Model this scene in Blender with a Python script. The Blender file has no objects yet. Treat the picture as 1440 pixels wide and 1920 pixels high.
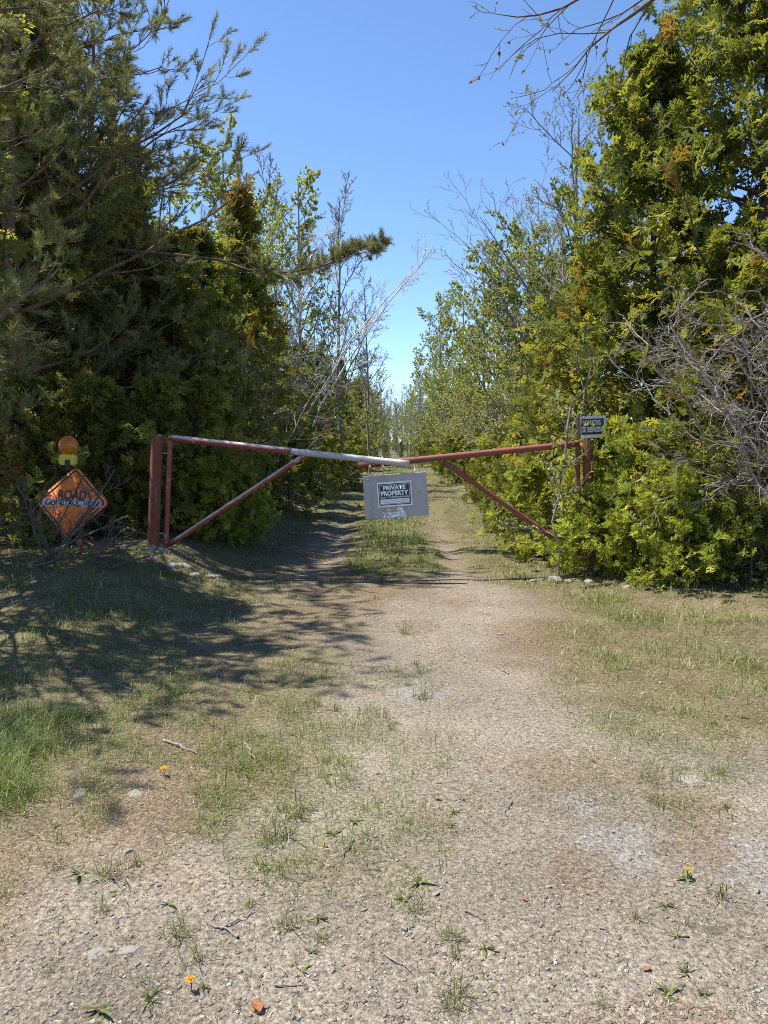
import bpy, bmesh, math
import numpy as np
from mathutils import Vector, Matrix

# ------------------------------------------------------------------ camera, sky, sun, exposure
scene = bpy.context.scene
COL = scene.collection
R = math.radians
FPX, CX, CY, HORIZON = 1442.0, 720.0, 960.0, 830.0
PITCH = math.atan((CY - HORIZON) / FPX)
CAMZ = 1.6
cam_data = bpy.data.cameras.new('camera')
cam = bpy.data.objects.new('camera', cam_data)
COL.objects.link(cam)
cam.location = (0, 0, CAMZ)
cam.rotation_euler = (math.pi / 2 - PITCH, 0, 0)
cam_data.sensor_fit = 'VERTICAL'
cam_data.sensor_height = 24.0
cam_data.lens = 24.0 * FPX / 1920.0
cam_data.clip_start = 0.05
cam_data.clip_end = 3000
scene.camera = cam

TO_SUN = Vector((-0.42, 0.12, 0.90)).normalized()
SUN_EL = math.asin(TO_SUN.z)
world = bpy.data.worlds.new('World')
scene.world = world
world.use_nodes = True
wn = world.node_tree
bg = wn.nodes['Background']
sky = wn.nodes.new('ShaderNodeTexSky')
sky.sky_type = 'NISHITA'
sky.sun_disc = False
sky.sun_elevation = SUN_EL
sky.sun_rotation = math.atan2(TO_SUN.x, TO_SUN.y)
sky.altitude = 200
sky.air_density = 0.8
sky.dust_density = 0.0
sky.ozone_density = 6.5
wn.links.new(sky.outputs[0], bg.inputs[0])
bg.inputs[1].default_value = 0.118

sun_data = bpy.data.lights.new('sun', 'SUN')
sun_data.energy = 4.6
sun_data.angle = R(0.53)
sun_data.color = (1.0, 0.94, 0.84)
sun = bpy.data.objects.new('sun', sun_data)
COL.objects.link(sun)
sun.rotation_euler = (-TO_SUN).to_track_quat('-Z', 'Y').to_euler()
sun.location = (-20, 8, 30)

vs = scene.view_settings
vs.view_transform = 'Standard'
vs.look = 'None'
vs.gamma = 1.0
vs.exposure = 1.08
vs.use_curve_mapping = False
scene.render.engine = 'CYCLES'
scene.cycles.max_bounces = 6
scene.cycles.diffuse_bounces = 3
scene.cycles.glossy_bounces = 2
scene.cycles.transmission_bounces = 4
scene.cycles.transparent_max_bounces = 4
scene.cycles.use_denoising = False
scene.cycles.filter_width = 1.0

# ------------------------------------------------------------------ small helpers
rng = np.random.default_rng(11)
cp, sp = math.cos(PITCH), math.sin(PITCH)


def P(px, py, d):
    """world point seen at photograph pixel (px, py) at distance d along the road"""
    a, b = (px - CX) / FPX, (CY - py) / FPX
    v = Vector((a, cp + b * sp, -sp + b * cp))
    v *= d / v.y
    return Vector((v.x, v.y, CAMZ + v.z))


def X(px, d):
    return P(px, HORIZON, d).x


def HT(py, d):
    return P(CX, py, d).z


def norm(v):
    return v / (np.linalg.norm(v, axis=-1, keepdims=True) + 1e-9)


_lat = np.random.default_rng(5).random((8, 128, 128))


def vnoise(x, y, s, k=0):
    x = np.asarray(x, float) * s + 1000.3 + 17 * k
    y = np.asarray(y, float) * s + 1000.7 + 31 * k
    xi, yi = np.floor(x).astype(int), np.floor(y).astype(int)
    fx, fy = x - xi, y - yi
    fx, fy = fx * fx * (3 - 2 * fx), fy * fy * (3 - 2 * fy)
    g = _lat[k % 8]
    a, b = g[xi % 128, yi % 128], g[(xi + 1) % 128, yi % 128]
    c, d = g[xi % 128, (yi + 1) % 128], g[(xi + 1) % 128, (yi + 1) % 128]
    return (a * (1 - fx) + b * fx) * (1 - fy) + (c * (1 - fx) + d * fx) * fy


def sstep(a, b, x):
    t = np.clip((np.asarray(x, float) - a) / (b - a), 0, 1)
    return t * t * (3 - 2 * t)


def axis(y):
    return 0.0173 * np.asarray(y, float)


def height(x, y):
    x = np.asarray(x, float)
    y = np.asarray(y, float)
    xr = x - axis(y)
    z = 0.035 * (vnoise(x, y, 0.9, 1) - 0.5) + 0.022 * (vnoise(x, y, 3.1, 2) - 0.5)
    z = z + 0.34 * sstep(-1.7, -3.1, xr) * sstep(4.6, 8.2, y) * (0.8 + 0.4 * vnoise(x, y, 0.8, 3))
    z = z + 0.16 * sstep(1.7, 3.2, xr) * sstep(5.0, 8.5, y) * (0.7 + 0.6 * vnoise(x, y, 0.8, 4))
    trk = np.exp(-((xr + 1.05) / 0.25) ** 2) + np.exp(-((xr - 0.78) / 0.22) ** 2)
    z = z - 0.05 * trk * sstep(8.5, 10.5, y)
    z = z + 0.03 * np.exp(-(xr / 0.5) ** 2) * sstep(8.5, 10.5, y)
    return z


def hz(x, y):
    return float(height(np.array([x]), np.array([y]))[0])


def mesh_np(name, V, F, C=None, mat=None, smooth=False):
    """mesh from numpy: V (n,3); F list of index arrays (m,k)"""
    if not isinstance(F, (list, tuple)):
        F = [F]
    me = bpy.data.meshes.new(name)
    V = np.ascontiguousarray(V, np.float32)
    me.vertices.add(len(V))
    me.vertices.foreach_set('co', V.ravel())
    li = np.concatenate([f.ravel() for f in F]).astype(np.int32)
    lt = np.concatenate([np.full(len(f), f.shape[1], np.int32) for f in F])
    ls = np.concatenate([[0], np.cumsum(lt)[:-1]]).astype(np.int32)
    me.loops.add(len(li))
    me.loops.foreach_set('vertex_index', li)
    me.polygons.add(len(lt))
    me.polygons.foreach_set('loop_start', ls)
    me.polygons.foreach_set('loop_total', lt)
    if smooth:
        me.polygons.foreach_set('use_smooth', np.ones(len(lt), bool))
    me.update(calc_edges=True)
    if C is not None:
        at = me.color_attributes.new('Col', 'FLOAT_COLOR', 'POINT')
        c4 = np.ones((len(V), 4), np.float32)
        c4[:, :3] = C
        at.data.foreach_set('color', c4.ravel())
    if mat:
        me.materials.append(mat)
    return me


def link(name, me, parent=None, loc=None, rot=None, label=None, cat=None, group=None, kind=None):
    o = bpy.data.objects.new(name, me)
    COL.objects.link(o)
    if parent:
        o.parent = parent
    if loc is not None:
        o.location = loc
    if rot is not None:
        o.rotation_euler = rot
    tag(o, label, cat, group, kind)
    return o


def tag(o, label=None, cat=None, group=None, kind=None):
    if label:
        o['label'] = label
    if cat:
        o['category'] = cat
    if group:
        o['group'] = group
    if kind:
        o['kind'] = kind
    return o


# ------------------------------------------------------------------ materials
def new_mat(name):
    m = bpy.data.materials.new(name)
    m.use_nodes = True
    return m, m.node_tree.nodes, m.node_tree.links, m.node_tree.nodes['Principled BSDF']


def noise_node(n, l, scale, detail=4, coord='Object', stretch=None, rough=0.6):
    tc = n.new('ShaderNodeTexCoord')
    nz = n.new('ShaderNodeTexNoise')
    nz.inputs['Scale'].default_value = scale
    nz.inputs['Detail'].default_value = detail
    nz.inputs['Roughness'].default_value = rough
    if stretch:
        mp = n.new('ShaderNodeMapping')
        mp.inputs['Scale'].default_value = stretch
        l.new(tc.outputs[coord], mp.inputs[0])
        l.new(mp.outputs[0], nz.inputs['Vector'])
    else:
        l.new(tc.outputs[coord], nz.inputs['Vector'])
    return nz


def ramp(n, l, src, stops):
    r = n.new('ShaderNodeValToRGB')
    e = r.color_ramp.elements
    e[0].position, e[0].color = stops[0][0], (*stops[0][1], 1)
    e[1].position, e[1].color = stops[-1][0], (*stops[-1][1], 1)
    for p, c in stops[1:-1]:
        x = e.new(p)
        x.color = (*c, 1)
    l.new(src, r.inputs[0])
    return r


def bump(n, l, src, bsdf, strength, dist=0.01):
    b = n.new('ShaderNodeBump')
    b.inputs['Strength'].default_value = strength
    b.inputs['Distance'].default_value = dist
    l.new(src, b.inputs['Height'])
    l.new(b.outputs[0], bsdf.inputs['Normal'])


def mat_noise(name, stops, scale=20, rough=0.8, metal=0.0, bumpv=0.3, bdist=0.005, stretch=None, detail=5):
    m, n, l, b = new_mat(name)
    nz = noise_node(n, l, scale, detail, 'Object', stretch)
    r = ramp(n, l, nz.outputs['Fac'], stops)
    l.new(r.outputs[0], b.inputs['Base Color'])
    b.inputs['Roughness'].default_value = rough
    b.inputs['Metallic'].default_value = metal
    if bumpv:
        bump(n, l, nz.outputs['Fac'], b, bumpv, bdist)
    return m


def mat_leaf(name, trans=0.3, rough=0.55, spec=0.25, tint=(1.25, 1.2, 0.7)):
    m, n, l, b = new_mat(name)
    a = n.new('ShaderNodeVertexColor')
    a.layer_name = 'Col'
    l.new(a.outputs[0], b.inputs['Base Color'])
    b.inputs['Roughness'].default_value = rough
    b.inputs['Specular IOR Level'].default_value = spec
    tr = n.new('ShaderNodeBsdfTranslucent')
    mul = n.new('ShaderNodeMix')
    mul.data_type = 'RGBA'
    mul.blend_type = 'MULTIPLY'
    mul.inputs[0].default_value = 1.0
    l.new(a.outputs[0], mul.inputs[6])
    mul.inputs[7].default_value = (*tint, 1)
    l.new(mul.outputs[2], tr.inputs[0])
    mx = n.new('ShaderNodeMixShader')
    mx.inputs[0].default_value = trans
    l.new(b.outputs[0], mx.inputs[1])
    l.new(tr.outputs[0], mx.inputs[2])
    l.new(mx.outputs[0], n['Material Output'].inputs[0])
    return m


def mat_vcol(name, rough=0.9, scale=60, amt=0.35, bumpv=0.0):
    m, n, l, b = new_mat(name)
    a = n.new('ShaderNodeVertexColor')
    a.layer_name = 'Col'
    nz = noise_node(n, l, scale, 3)
    r = ramp(n, l, nz.outputs['Fac'], [(0.3, (1 - amt,) * 3), (0.7, (1 + amt * 0.4,) * 3)])
    mul = n.new('ShaderNodeMix')
    mul.data_type = 'RGBA'
    mul.blend_type = 'MULTIPLY'
    mul.inputs[0].default_value = 1
    l.new(a.outputs[0], mul.inputs[6])
    l.new(r.outputs[0], mul.inputs[7])
    l.new(mul.outputs[2], b.inputs['Base Color'])
    b.inputs['Roughness'].default_value = rough
    b.inputs['Specular IOR Level'].default_value = 0.2
    if bumpv:
        bump(n, l, nz.outputs['Fac'], b, bumpv, 0.004)
    return m


M = {}
M['cedar_leaf'] = mat_leaf('cedar_leaf', 0.48, 0.7, 0.12)
M['pine_needle'] = mat_leaf('pine_needle', 0.3, 0.55, 0.3, (1.1, 1.15, 0.8))
M['young_leaf'] = mat_leaf('young_leaf', 0.55, 0.5, 0.3, (1.15, 1.15, 0.6))
M['grass_blade'] = mat_leaf('grass_blade', 0.35, 0.5, 0.3, (1.15, 1.15, 0.65))
M['straw'] = mat_leaf('straw', 0.15, 0.7, 0.2, (1, 1, 0.9))
M['bark_dark'] = mat_noise('bark_dark', [(0.3, (0.05, 0.04, 0.032)), (0.7, (0.17, 0.14, 0.115))], 18, 0.95, 0, 0.8, 0.02, (1, 1, 0.25))
M['bark_pine'] = mat_noise('bark_pine', [(0.3, (0.06, 0.042, 0.032)), (0.55, (0.20, 0.13, 0.09)), (0.75, (0.27, 0.20, 0.15))], 14, 0.95, 0, 0.8, 0.02, (1, 1, 0.3))
M['bark_grey'] = mat_noise('bark_grey', [(0.3, (0.13, 0.115, 0.10)), (0.7, (0.33, 0.30, 0.265))], 22, 0.95, 0, 0.5, 0.01, (1, 1, 0.3))
M['bark_birch'] = mat_noise('bark_birch', [(0.30, (0.14, 0.13, 0.12)), (0.42, (0.62, 0.60, 0.57)), (0.8, (0.82, 0.80, 0.77))], 5, 0.8, 0, 0.2, 0.005, (1, 1, 5))
M['dead_wood'] = mat_noise('dead_wood', [(0.3, (0.14, 0.12, 0.098)), (0.7, (0.36, 0.325, 0.28))], 25, 0.95, 0, 0.5, 0.006)
M['stone'] = mat_noise('stone', [(0.3, (0.15, 0.13, 0.105)), (0.5, (0.27, 0.245, 0.21)), (0.75, (0.43, 0.41, 0.375))], 30, 0.9, 0, 0.6, 0.006)
M['pebble'] = mat_vcol('pebble', 0.9, 150, 0.35)


# ------------------------------------------------------------------ ground
def zones(x, y):
    """how gravelly / how grassy the ground is"""
    xr = x - axis(y)
    w1 = vnoise(x, y, 0.7, 1) - 0.5
    w2 = vnoise(x, y, 2.2, 2) - 0.5
    wob = 0.9 * w1 + 0.5 * w2
    rg = vnoise(x, y, 6.0, 6) - 0.5
    # gravel lane in front of the gate
    cx = np.interp(y, [1.5, 3.0, 4.5, 5.5, 7.0, 8.6, 9.5], [0.75, 0.75, 0.55, 0.42, 0.60, 0.84, 0.86])
    hw = np.interp(y, [1.5, 2.5, 3.5, 4.5, 5.5, 7.0, 8.6, 9.5], [3.0, 2.2, 1.35, 1.05, 0.72, 0.58, 0.42, 0.25])
    lane = sstep(0.45, -0.35, np.abs(x - cx) - hw + wob * 0.9)
    tracks = np.maximum(np.exp(-((xr + 1.10) / 0.30) ** 4), 0.7 * np.exp(-((xr - 0.74) / 0.15) ** 4)) * (1 - 0.75 * sstep(12, 22, y))
    far = sstep(8.6, 10.0, y)
    gravel = lane * (1 - far) + tracks * far * sstep(-0.25, 0.25, 0.25 + w2)
    green = np.zeros_like(x)
    # strip between the wheel tracks and verges beyond the gate
    green = np.maximum(green, far * 1.0 * sstep(0.75, 0.45, np.abs(xr + 0.08) + 0.4 * w2))
    green = np.maximum(green, far * 0.55 * sstep(0.85, 1.15, xr + 0.3 * w2))
    green = np.maximum(green, 0.6 * sstep(11, 19, y))
    green = np.maximum(green, 0.6 * sstep(7.9, 8.6, y) * sstep(1.15, 1.5, x + 0.3 * w2))
    green = np.maximum(green, far * 0.55 * sstep(-1.45, -1.75, xr + 0.4 * w2))
    # shaded bank on the left, in front of the gate
    near = 1 - far
    green = np.maximum(green, near * 0.40 * sstep(-0.75, -1.7, x + 0.9 * wob) * sstep(3.9, 4.6, y))
    # mid-left strip
    c = -0.62 - 0.06 * (5 - y)
    green = np.maximum(green, near * 0.50 * np.exp(-((x - c) / 0.33) ** 2) * sstep(3.2, 3.9, y) * sstep(6.3, 5.4, y) * sstep(-0.3, 0.2, wob + 0.15))
    # lush lower left edge
    green = np.maximum(green, near * 0.8 * sstep(-1.35, -1.75, x + 0.6 * wob) * sstep(2.9, 3.4, y) * sstep(4.9, 4.2, y))
    # right verge
    green = np.maximum(green, near * 0.46 * sstep(1.15, 1.9, x + 0.8 * wob - 0.06 * (y - 5)) * sstep(3.3, 4.4, y + wob) * sstep(-0.35, 0.15, wob + 0.8 * rg + 0.12))
    green = np.maximum(green, near * 0.95 * np.exp(-((x - 2.15) / 0.33) ** 2 - ((y - 7.3) / 0.9) ** 2))
    green = np.maximum(green, near * 0.8 * np.exp(-((x - 2.55) / 0.25) ** 2 - ((y - 5.3) / 0.5) ** 2))
    # thin scatter in the foreground
    green = np.maximum(green, near * 0.34 * sstep(0.04, 0.24, wob + 0.5 * rg) * sstep(2.2, 2.9, y) * sstep(0.7, -0.3, x))
    green = np.maximum(green, 0.6 * sstep(2.6, 3.2, np.abs(xr)) * sstep(8, 10, y))
    return gravel, green


def axis_coords(lo, hi, step, far, sign_lo=True):
    c = list(np.arange(lo, hi + 1e-6, step))
    s, v = step, hi
    while v < far:
        s *= 1.22
        v += s
        c.append(v)
    s, v = step, lo
    pre = []
    while v > -far:
        s *= 1.22
        v -= s
        pre.append(v)
    return np.array(pre[::-1] + c)


gx = axis_coords(-3.6, 3.8, 0.055, 900)
gy = axis_coords(1.6, 13.0, 0.06, 1200)
GX, GY = np.meshgrid(gx, gy)
vx, vy = GX.ravel(), GY.ravel()
vz = height(vx, vy) * np.clip(1 - (np.abs(vy) - 60) / 100, 0, 1)
grav, grn = zones(vx, vy)
c_grav = np.array([0.212, 0.186, 0.150])
c_dirt = np.array([0.165, 0.133, 0.088])
c_moss = np.array([0.095, 0.10, 0.04])
nn = vnoise(vx, vy, 1.6, 5)[:, None]
n2 = vnoise(vx, vy, 5.0, 6)[:, None]
base = c_grav * (0.80 + 0.34 * nn) * (0.9 + 0.2 * n2)
grey = np.array([0.225, 0.22, 0.21])
rag = 0.5 * (vnoise(vx, vy, 5.5, 7) - 0.5) + 0.5 * (vnoise(vx, vy, 11.0, 2) - 0.5)
gp = np.zeros_like(vx)
for ex, ey, erx, ery in ((1.02, 3.15, 0.24, 0.36), (1.42, 2.75, 0.22, 0.25), (1.75, 3.75, 0.3, 0.2), (0.25, 4.9, 0.22, 0.3)):
    gp = np.maximum(gp, sstep(1.0, 0.75, ((vx - ex) / erx) ** 2 + ((vy - ey) / ery) ** 2 + 2.6 * rag))
gp = 0.65 * gp[:, None]
base = base * (1 - gp) + grey * gp
dirt = c_dirt * (0.78 + 0.45 * n2)
g1 = np.clip(grav, 0, 1)[:, None]
colr = base * g1 + dirt * (1 - g1)
brown = (0.42 * sstep(0.58, 0.70, vnoise(vx, vy, 2.3, 3) + 0.6 * rag))[:, None]
colr = colr * (1 - brown) + np.array([0.165, 0.118, 0.075]) * brown
g2 = np.clip(grn * 1.0, 0, 0.75)[:, None]
colr = colr * (1 - g2) + c_moss * (0.8 + 0.5 * n2) * g2
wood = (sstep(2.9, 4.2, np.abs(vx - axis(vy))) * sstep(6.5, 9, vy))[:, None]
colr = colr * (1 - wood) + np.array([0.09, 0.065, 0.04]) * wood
ny, nx = GX.shape
idx = np.arange(nx * ny).reshape(ny, nx)
quads = np.stack([idx[:-1, :-1], idx[:-1, 1:], idx[1:, 1:], idx[1:, :-1]], -1).reshape(-1, 4)

m, n, l, b = new_mat('ground_soil')
a = n.new('ShaderNodeVertexColor')
a.layer_name = 'Col'
nz1 = noise_node(n, l, 55, 6, rough=0.7)
r1 = ramp(n, l, nz1.outputs['Fac'], [(0.32, (0.36, 0.33, 0.31)), (0.50, (0.95, 0.95, 0.95)), (0.70, (1.6, 1.57, 1.5))])
vor = n.new('ShaderNodeTexVoronoi')
vor.inputs['Scale'].default_value = 150
tcx = n.new('ShaderNodeTexCoord')
l.new(tcx.outputs['Object'], vor.inputs['Vector'])
r2 = ramp(n, l, vor.outputs['Color'], [(0.1, (0.62, 0.60, 0.58)), (0.6, (1.0, 0.98, 0.95)), (0.95, (1.5, 1.5, 1.48))])
mu1 = n.new('ShaderNodeMix'); mu1.data_type = 'RGBA'; mu1.blend_type = 'MULTIPLY'; mu1.inputs[0].default_value = 1
l.new(a.outputs[0], mu1.inputs[6]); l.new(r1.outputs[0], mu1.inputs[7])
mu2 = n.new('ShaderNodeMix'); mu2.data_type = 'RGBA'; mu2.blend_type = 'MULTIPLY'; mu2.inputs[0].default_value = 0.8
l.new(mu1.outputs[2], mu2.inputs[6]); l.new(r2.outputs[0], mu2.inputs[7])
l.new(mu2.outputs[2], b.inputs['Base Color'])
b.inputs['Roughness'].default_value = 0.95
b.inputs['Specular IOR Level'].default_value = 0.15
madd = n.new('ShaderNodeMath'); madd.operation = 'ADD'
inv = n.new('ShaderNodeMath'); inv.operation = 'MULTIPLY'; inv.inputs[1].default_value = -0.8
l.new(vor.outputs['Distance'], inv.inputs[0])
l.new(inv.outputs[0], madd.inputs[0]); l.new(nz1.outputs['Fac'], madd.inputs[1])
bump(n, l, madd.outputs[0], b, 0.8, 0.005)
M['ground'] = m
ground = link('ground', mesh_np('ground', np.stack([vx, vy, vz], -1), quads, colr, M['ground'], True), kind='structure')


# ------------------------------------------------------------------ scattering on the ground
def scatter(nmax, d0, d1, power, side=0.55, r=rng):
    """random ground points, thinning out with distance d"""
    u = r.random(nmax)
    q = 1 - power
    d = (d0 ** q + u * (d1 ** q - d0 ** q)) ** (1 / q) if abs(q) > 1e-6 else d0 * (d1 / d0) ** u
    x = (r.random(nmax) * 2 - 1) * (side * d + 0.25)
    return x, d


def blades(x, y, h, w, lean, colr, r=rng, sink=0.01):
    """bent three-triangle grass blades"""
    N = len(x)
    z = height(x, y) - sink
    az = r.random(N) * 2 * np.pi
    dirv = np.stack([np.cos(az), np.sin(az), np.zeros(N)], -1)
    ca = az + np.pi / 2 + (r.random(N) - 0.5)
    wv = np.stack([np.cos(ca), np.sin(ca), np.zeros(N)], -1) * w[:, None]
    p0 = np.stack([x, y, z], -1)
    up = np.array([0, 0, 1.0])
    p1 = p0 + up * (h * 0.55)[:, None] + dirv * (h * lean * 0.3)[:, None]
    p2 = p0 + up * (h * (1 - 0.35 * np.clip(lean, 0, 2)))[:, None] + dirv * (h * lean)[:, None]
    V = np.stack([p0 - wv / 2, p0 + wv / 2, p1 - wv * 0.4, p1 + wv * 0.4, p2], 1).reshape(-1, 3)
    b0 = np.arange(N)[:, None] * 5
    F = np.concatenate([b0 + np.array([0, 1, 3]), b0 + np.array([0, 3, 2]), b0 + np.array([2, 3, 4])])
    return V, F, np.repeat(colr, 5, 0)


def pick(pal, N, r=rng, jit=0.25):
    pal = np.array(pal)
    c = pal[r.integers(0, len(pal), N)]
    return c * (1 + jit * (r.random((N, 1)) * 2 - 1))


# green grass
gp1 = scatter(520000, 1.8, 70, 1.25, 0.58)
gx_, gy_ = gp1
_, gg = zones(gx_, gy_)
tuft = sstep(0.38, 0.72, vnoise(gx_, gy_, 6.0, 3)) * 0.75 + sstep(0.4, 0.7, vnoise(gx_, gy_, 1.7, 4)) * 0.45
keep = rng.random(len(gx_)) < np.clip(gg * (0.12 + tuft), 0, 1) * 0.95
gx_, gy_, gg = gx_[keep], gy_[keep], gg[keep]
NG = len(gx_)
hg = (0.045 + 0.10 * rng.random(NG) ** 1.5) * (0.55 + 0.75 * gg + 0.5 * sstep(0.6, 0.9, gg)) * (1 - 0.38 * sstep(8.8, 9.6, gy_))
wg = np.maximum(0.0028, 0.00075 * gy_) * (0.7 + 0.6 * rng.random(NG))
cg = pick([(0.105, 0.175, 0.03), (0.135, 0.205, 0.042), (0.17, 0.22, 0.05), (0.08, 0.14, 0.028), (0.22, 0.22, 0.08)], NG)
dry = (rng.random(NG) < np.where((gx_ - axis(gy_) > 0.9) | (gg < 0.3), 0.38, 0.15))
cg[dry] = pick([(0.36, 0.31, 0.17), (0.42, 0.36, 0.22), (0.27, 0.25, 0.12)], int(dry.sum()))
V, F, C = blades(gx_, gy_, hg, wg, 0.2 + 1.2 * rng.random(NG), cg)
link('grass', mesh_np('grass', V, F, C, M['grass_blade']),
     label='green spring grass growing in patches and between the wheel tracks', cat='grass', kind='stuff')

# straw and dead grass lying flat
sx, sy = scatter(218000, 1.4, 26, 1.6, 0.62)
gv, gg = zones(sx, sy)
clmp = 0.55 + 0.9 * sstep(0.4, 0.75, vnoise(sx, sy, 2.3, 3)) - 0.35 * sstep(0.5, 0.8, vnoise(sx, sy, 4.1, 5))
keep = rng.random(len(sx)) < clmp * np.clip(0.95 - 0.62 * gv * sstep(5.8, 2.4, sy + 0.8 * sx) - 0.3 * gv, 0.30, 1)
sx, sy = sx[keep], sy[keep]
NS = len(sx)
az = rng.random(NS) * 2 * np.pi
L = (0.007 + 0.028 * rng.random(NS) ** 2.4) * np.maximum(1, sy / 7)
tilt = (rng.random(NS) - 0.35) * 0.5
dv = np.stack([np.cos(az) * np.cos(tilt), np.sin(az) * np.cos(tilt), np.sin(tilt)], -1)
wv = np.stack([-np.sin(az), np.cos(az), (rng.random(NS) - 0.5) * 0.8], -1) * (np.maximum(0.0008, 0.00028 * sy) * (0.4 + rng.random(NS)))[:, None]
p0 = np.stack([sx, sy, height(sx, sy) + 0.004 + 0.010 * rng.random(NS)], -1)
bend = np.stack([-np.sin(az), np.cos(az), 0.3 * np.ones(NS)], -1) * (L * (rng.random(NS) - 0.5) * 0.35)[:, None]
pm = p0 + dv * (L * 0.5)[:, None] + bend
p1 = p0 + dv * L[:, None]
V = np.stack([p0 - wv, p0 + wv, pm - wv, pm + wv, p1], 1).reshape(-1, 3)
b0 = np.arange(NS)[:, None] * 5
F = np.concatenate([b0 + np.array([0, 1, 3]), b0 + np.array([0, 3, 2]), b0 + np.array([2, 3, 4])])
C = pick([(0.34, 0.285, 0.20), (0.27, 0.215, 0.145), (0.165, 0.125, 0.085), (0.075, 0.056, 0.04), (0.47, 0.415, 0.315), (0.22, 0.13, 0.07)], NS)
link('straw_litter', mesh_np('straw_litter', V, F, np.repeat(C, 5, 0), M['straw']),
     label='dry straw and dead grass litter strewn over the ground', cat='straw', kind='stuff')

# fine gravel
px_, py_ = scatter(48500, 1.4, 9.5, 1.5, 0.62)
gv, gg = zones(px_, py_)
keep = rng.random(len(px_)) < np.clip(0.25 + 0.8 * gv - 0.5 * gg, 0.06, 1)
px_, py_ = px_[keep], py_[keep]
NP_ = len(px_)
oc = np.array([(1, 0, 0), (-1, 0, 0), (0, 1, 0), (0, -1, 0), (0, 0, 1), (0, 0, -1)], float)
of = np.array([(0, 2, 4), (2, 1, 4), (1, 3, 4), (3, 0, 4), (2, 0, 5), (1, 2, 5), (3, 1, 5), (0, 3, 5)])
sz = (0.0011 + 0.0095 * rng.random(NP_) ** 6.0) * np.maximum(1, py_ / 5.0)
V = oc[None] * (1 + 0.45 * (rng.random((NP_, 6, 3)) - 0.5)) + 0.25 * (rng.random((NP_, 6, 3)) - 0.5)
az = rng.random(NP_) * 2 * np.pi
ca, sa = np.cos(az)[:, None], np.sin(az)[:, None]
V = np.stack([V[..., 0] * ca - V[..., 1] * sa, V[..., 0] * sa + V[..., 1] * ca, V[..., 2] * 0.42], -1)
V = V * sz[:, None, None] + np.stack([px_, py_, height(px_, py_) + sz * 0.05], -1)[:, None]
F = (np.arange(NP_)[:, None, None] * 6 + of[None]).reshape(-1, 3)
C = pick([(0.23, 0.20, 0.165), (0.28, 0.25, 0.21), (0.20, 0.175, 0.145), (0.17, 0.15, 0.12), (0.40, 0.375, 0.34), (0.23, 0.195, 0.15)], NP_)
link('gravel', mesh_np('gravel', V.reshape(-1, 3), F, np.repeat(C, 6, 0), M['pebble']),
     label='fine grey and tan gravel covering the driveway', cat='gravel', kind='stuff')


# ------------------------------------------------------------------ skeletons of trees
def lens(Pl):
    return np.linalg.norm(np.diff(Pl, axis=1), axis=-1).sum(1)


def at(Pl, Rl, t):
    K = Pl.shape[1]
    f = np.clip(t, 0, 1) * (K - 1)
    i = np.minimum(f.astype(int), K - 2)
    w = (f - i)[..., None]
    n_ = np.arange(Pl.shape[0])[:, None]
    a_, b_ = Pl[n_, i], Pl[n_, i + 1]
    ra, rb = Rl[n_, i], Rl[n_, i + 1]
    return a_ * (1 - w) + b_ * w, norm(b_ - a_), ra * (1 - w[..., 0]) + rb * w[..., 0]


def polyline_walk(p, d, L, K, wig, up, r):
    pts = [p]
    st = (L / (K - 1))[:, None]
    for k in range(K - 1):
        pts.append(pts[-1] + d * st)
        d = norm(d + wig * r.normal(size=d.shape) + np.array([0, 0, up]))
    return np.stack(pts, 1)


def grow(Pl, Rl, n_, t0, t1, ang, lenf, up, wig, K, rr, rmin, r, flat=False):
    N = Pl.shape[0]
    Lp = lens(Pl)
    t = t0 + (t1 - t0) * ((np.arange(n_)[None] + r.random((N, n_))) / n_)
    pos, tan, rad = at(Pl, Rl, t)
    ref = np.where(np.abs(tan[..., 2:3]) > 0.9, np.array([1.0, 0, 0]), np.array([0, 0, 1.0]))
    u = norm(np.cross(tan, ref))
    v = np.cross(tan, u)
    if flat:
        az = (np.arange(n_)[None] % 2) * np.pi + r.normal(size=(N, n_)) * 0.45
    else:
        az = np.arange(n_)[None] * 2.4 + r.random((N, 1)) * 6.28 + r.normal(size=(N, n_)) * 0.5
    a_ = ang(t) if callable(ang) else ang[0] + (ang[1] - ang[0]) * r.random((N, n_))
    a_ = a_[..., None]
    az = az[..., None]
    d = np.cos(a_) * tan + np.sin(a_) * (np.cos(az) * u + np.sin(az) * v)
    L = lenf(t) * Lp[:, None] * (0.5 + 0.75 * r.random((N, n_)))
    C_ = polyline_walk(pos.reshape(-1, 3), norm(d.reshape(-1, 3)), L.ravel(), K, wig, up, r)
    r0 = np.maximum(rad.ravel() * rr, rmin * 1.3)
    k = np.linspace(0, 1, K)
    Rr = r0[:, None] * (1 - k) ** 0.8 + rmin * k
    return C_, np.maximum(Rr, rmin * 0.8)


def tubes(Pl, Rl, S):
    N, K, _ = Pl.shape
    tan = np.gradient(Pl, axis=1)
    tan = norm(tan)
    ref = np.where(np.abs(tan[..., 2:3]) > 0.95, np.array([1.0, 0, 0]), np.array([0, 0, 1.0]))
    u = norm(np.cross(tan, ref))
    v = np.cross(tan, u)
    a_ = np.arange(S) * 2 * np.pi / S
    ring = Pl[:, :, None] + Rl[:, :, None, None] * (np.cos(a_)[None, None, :, None] * u[:, :, None] + np.sin(a_)[None, None, :, None] * v[:, :, None])
    V_ = ring.reshape(-1, 3)
    i = np.arange(N * K * S).reshape(N, K, S)
    q = np.stack([i[:, :-1], np.roll(i[:, :-1], -1, 2), np.roll(i[:, 1:], -1, 2), i[:, 1:]], -1).reshape(-1, 4)
    return V_, q


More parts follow.
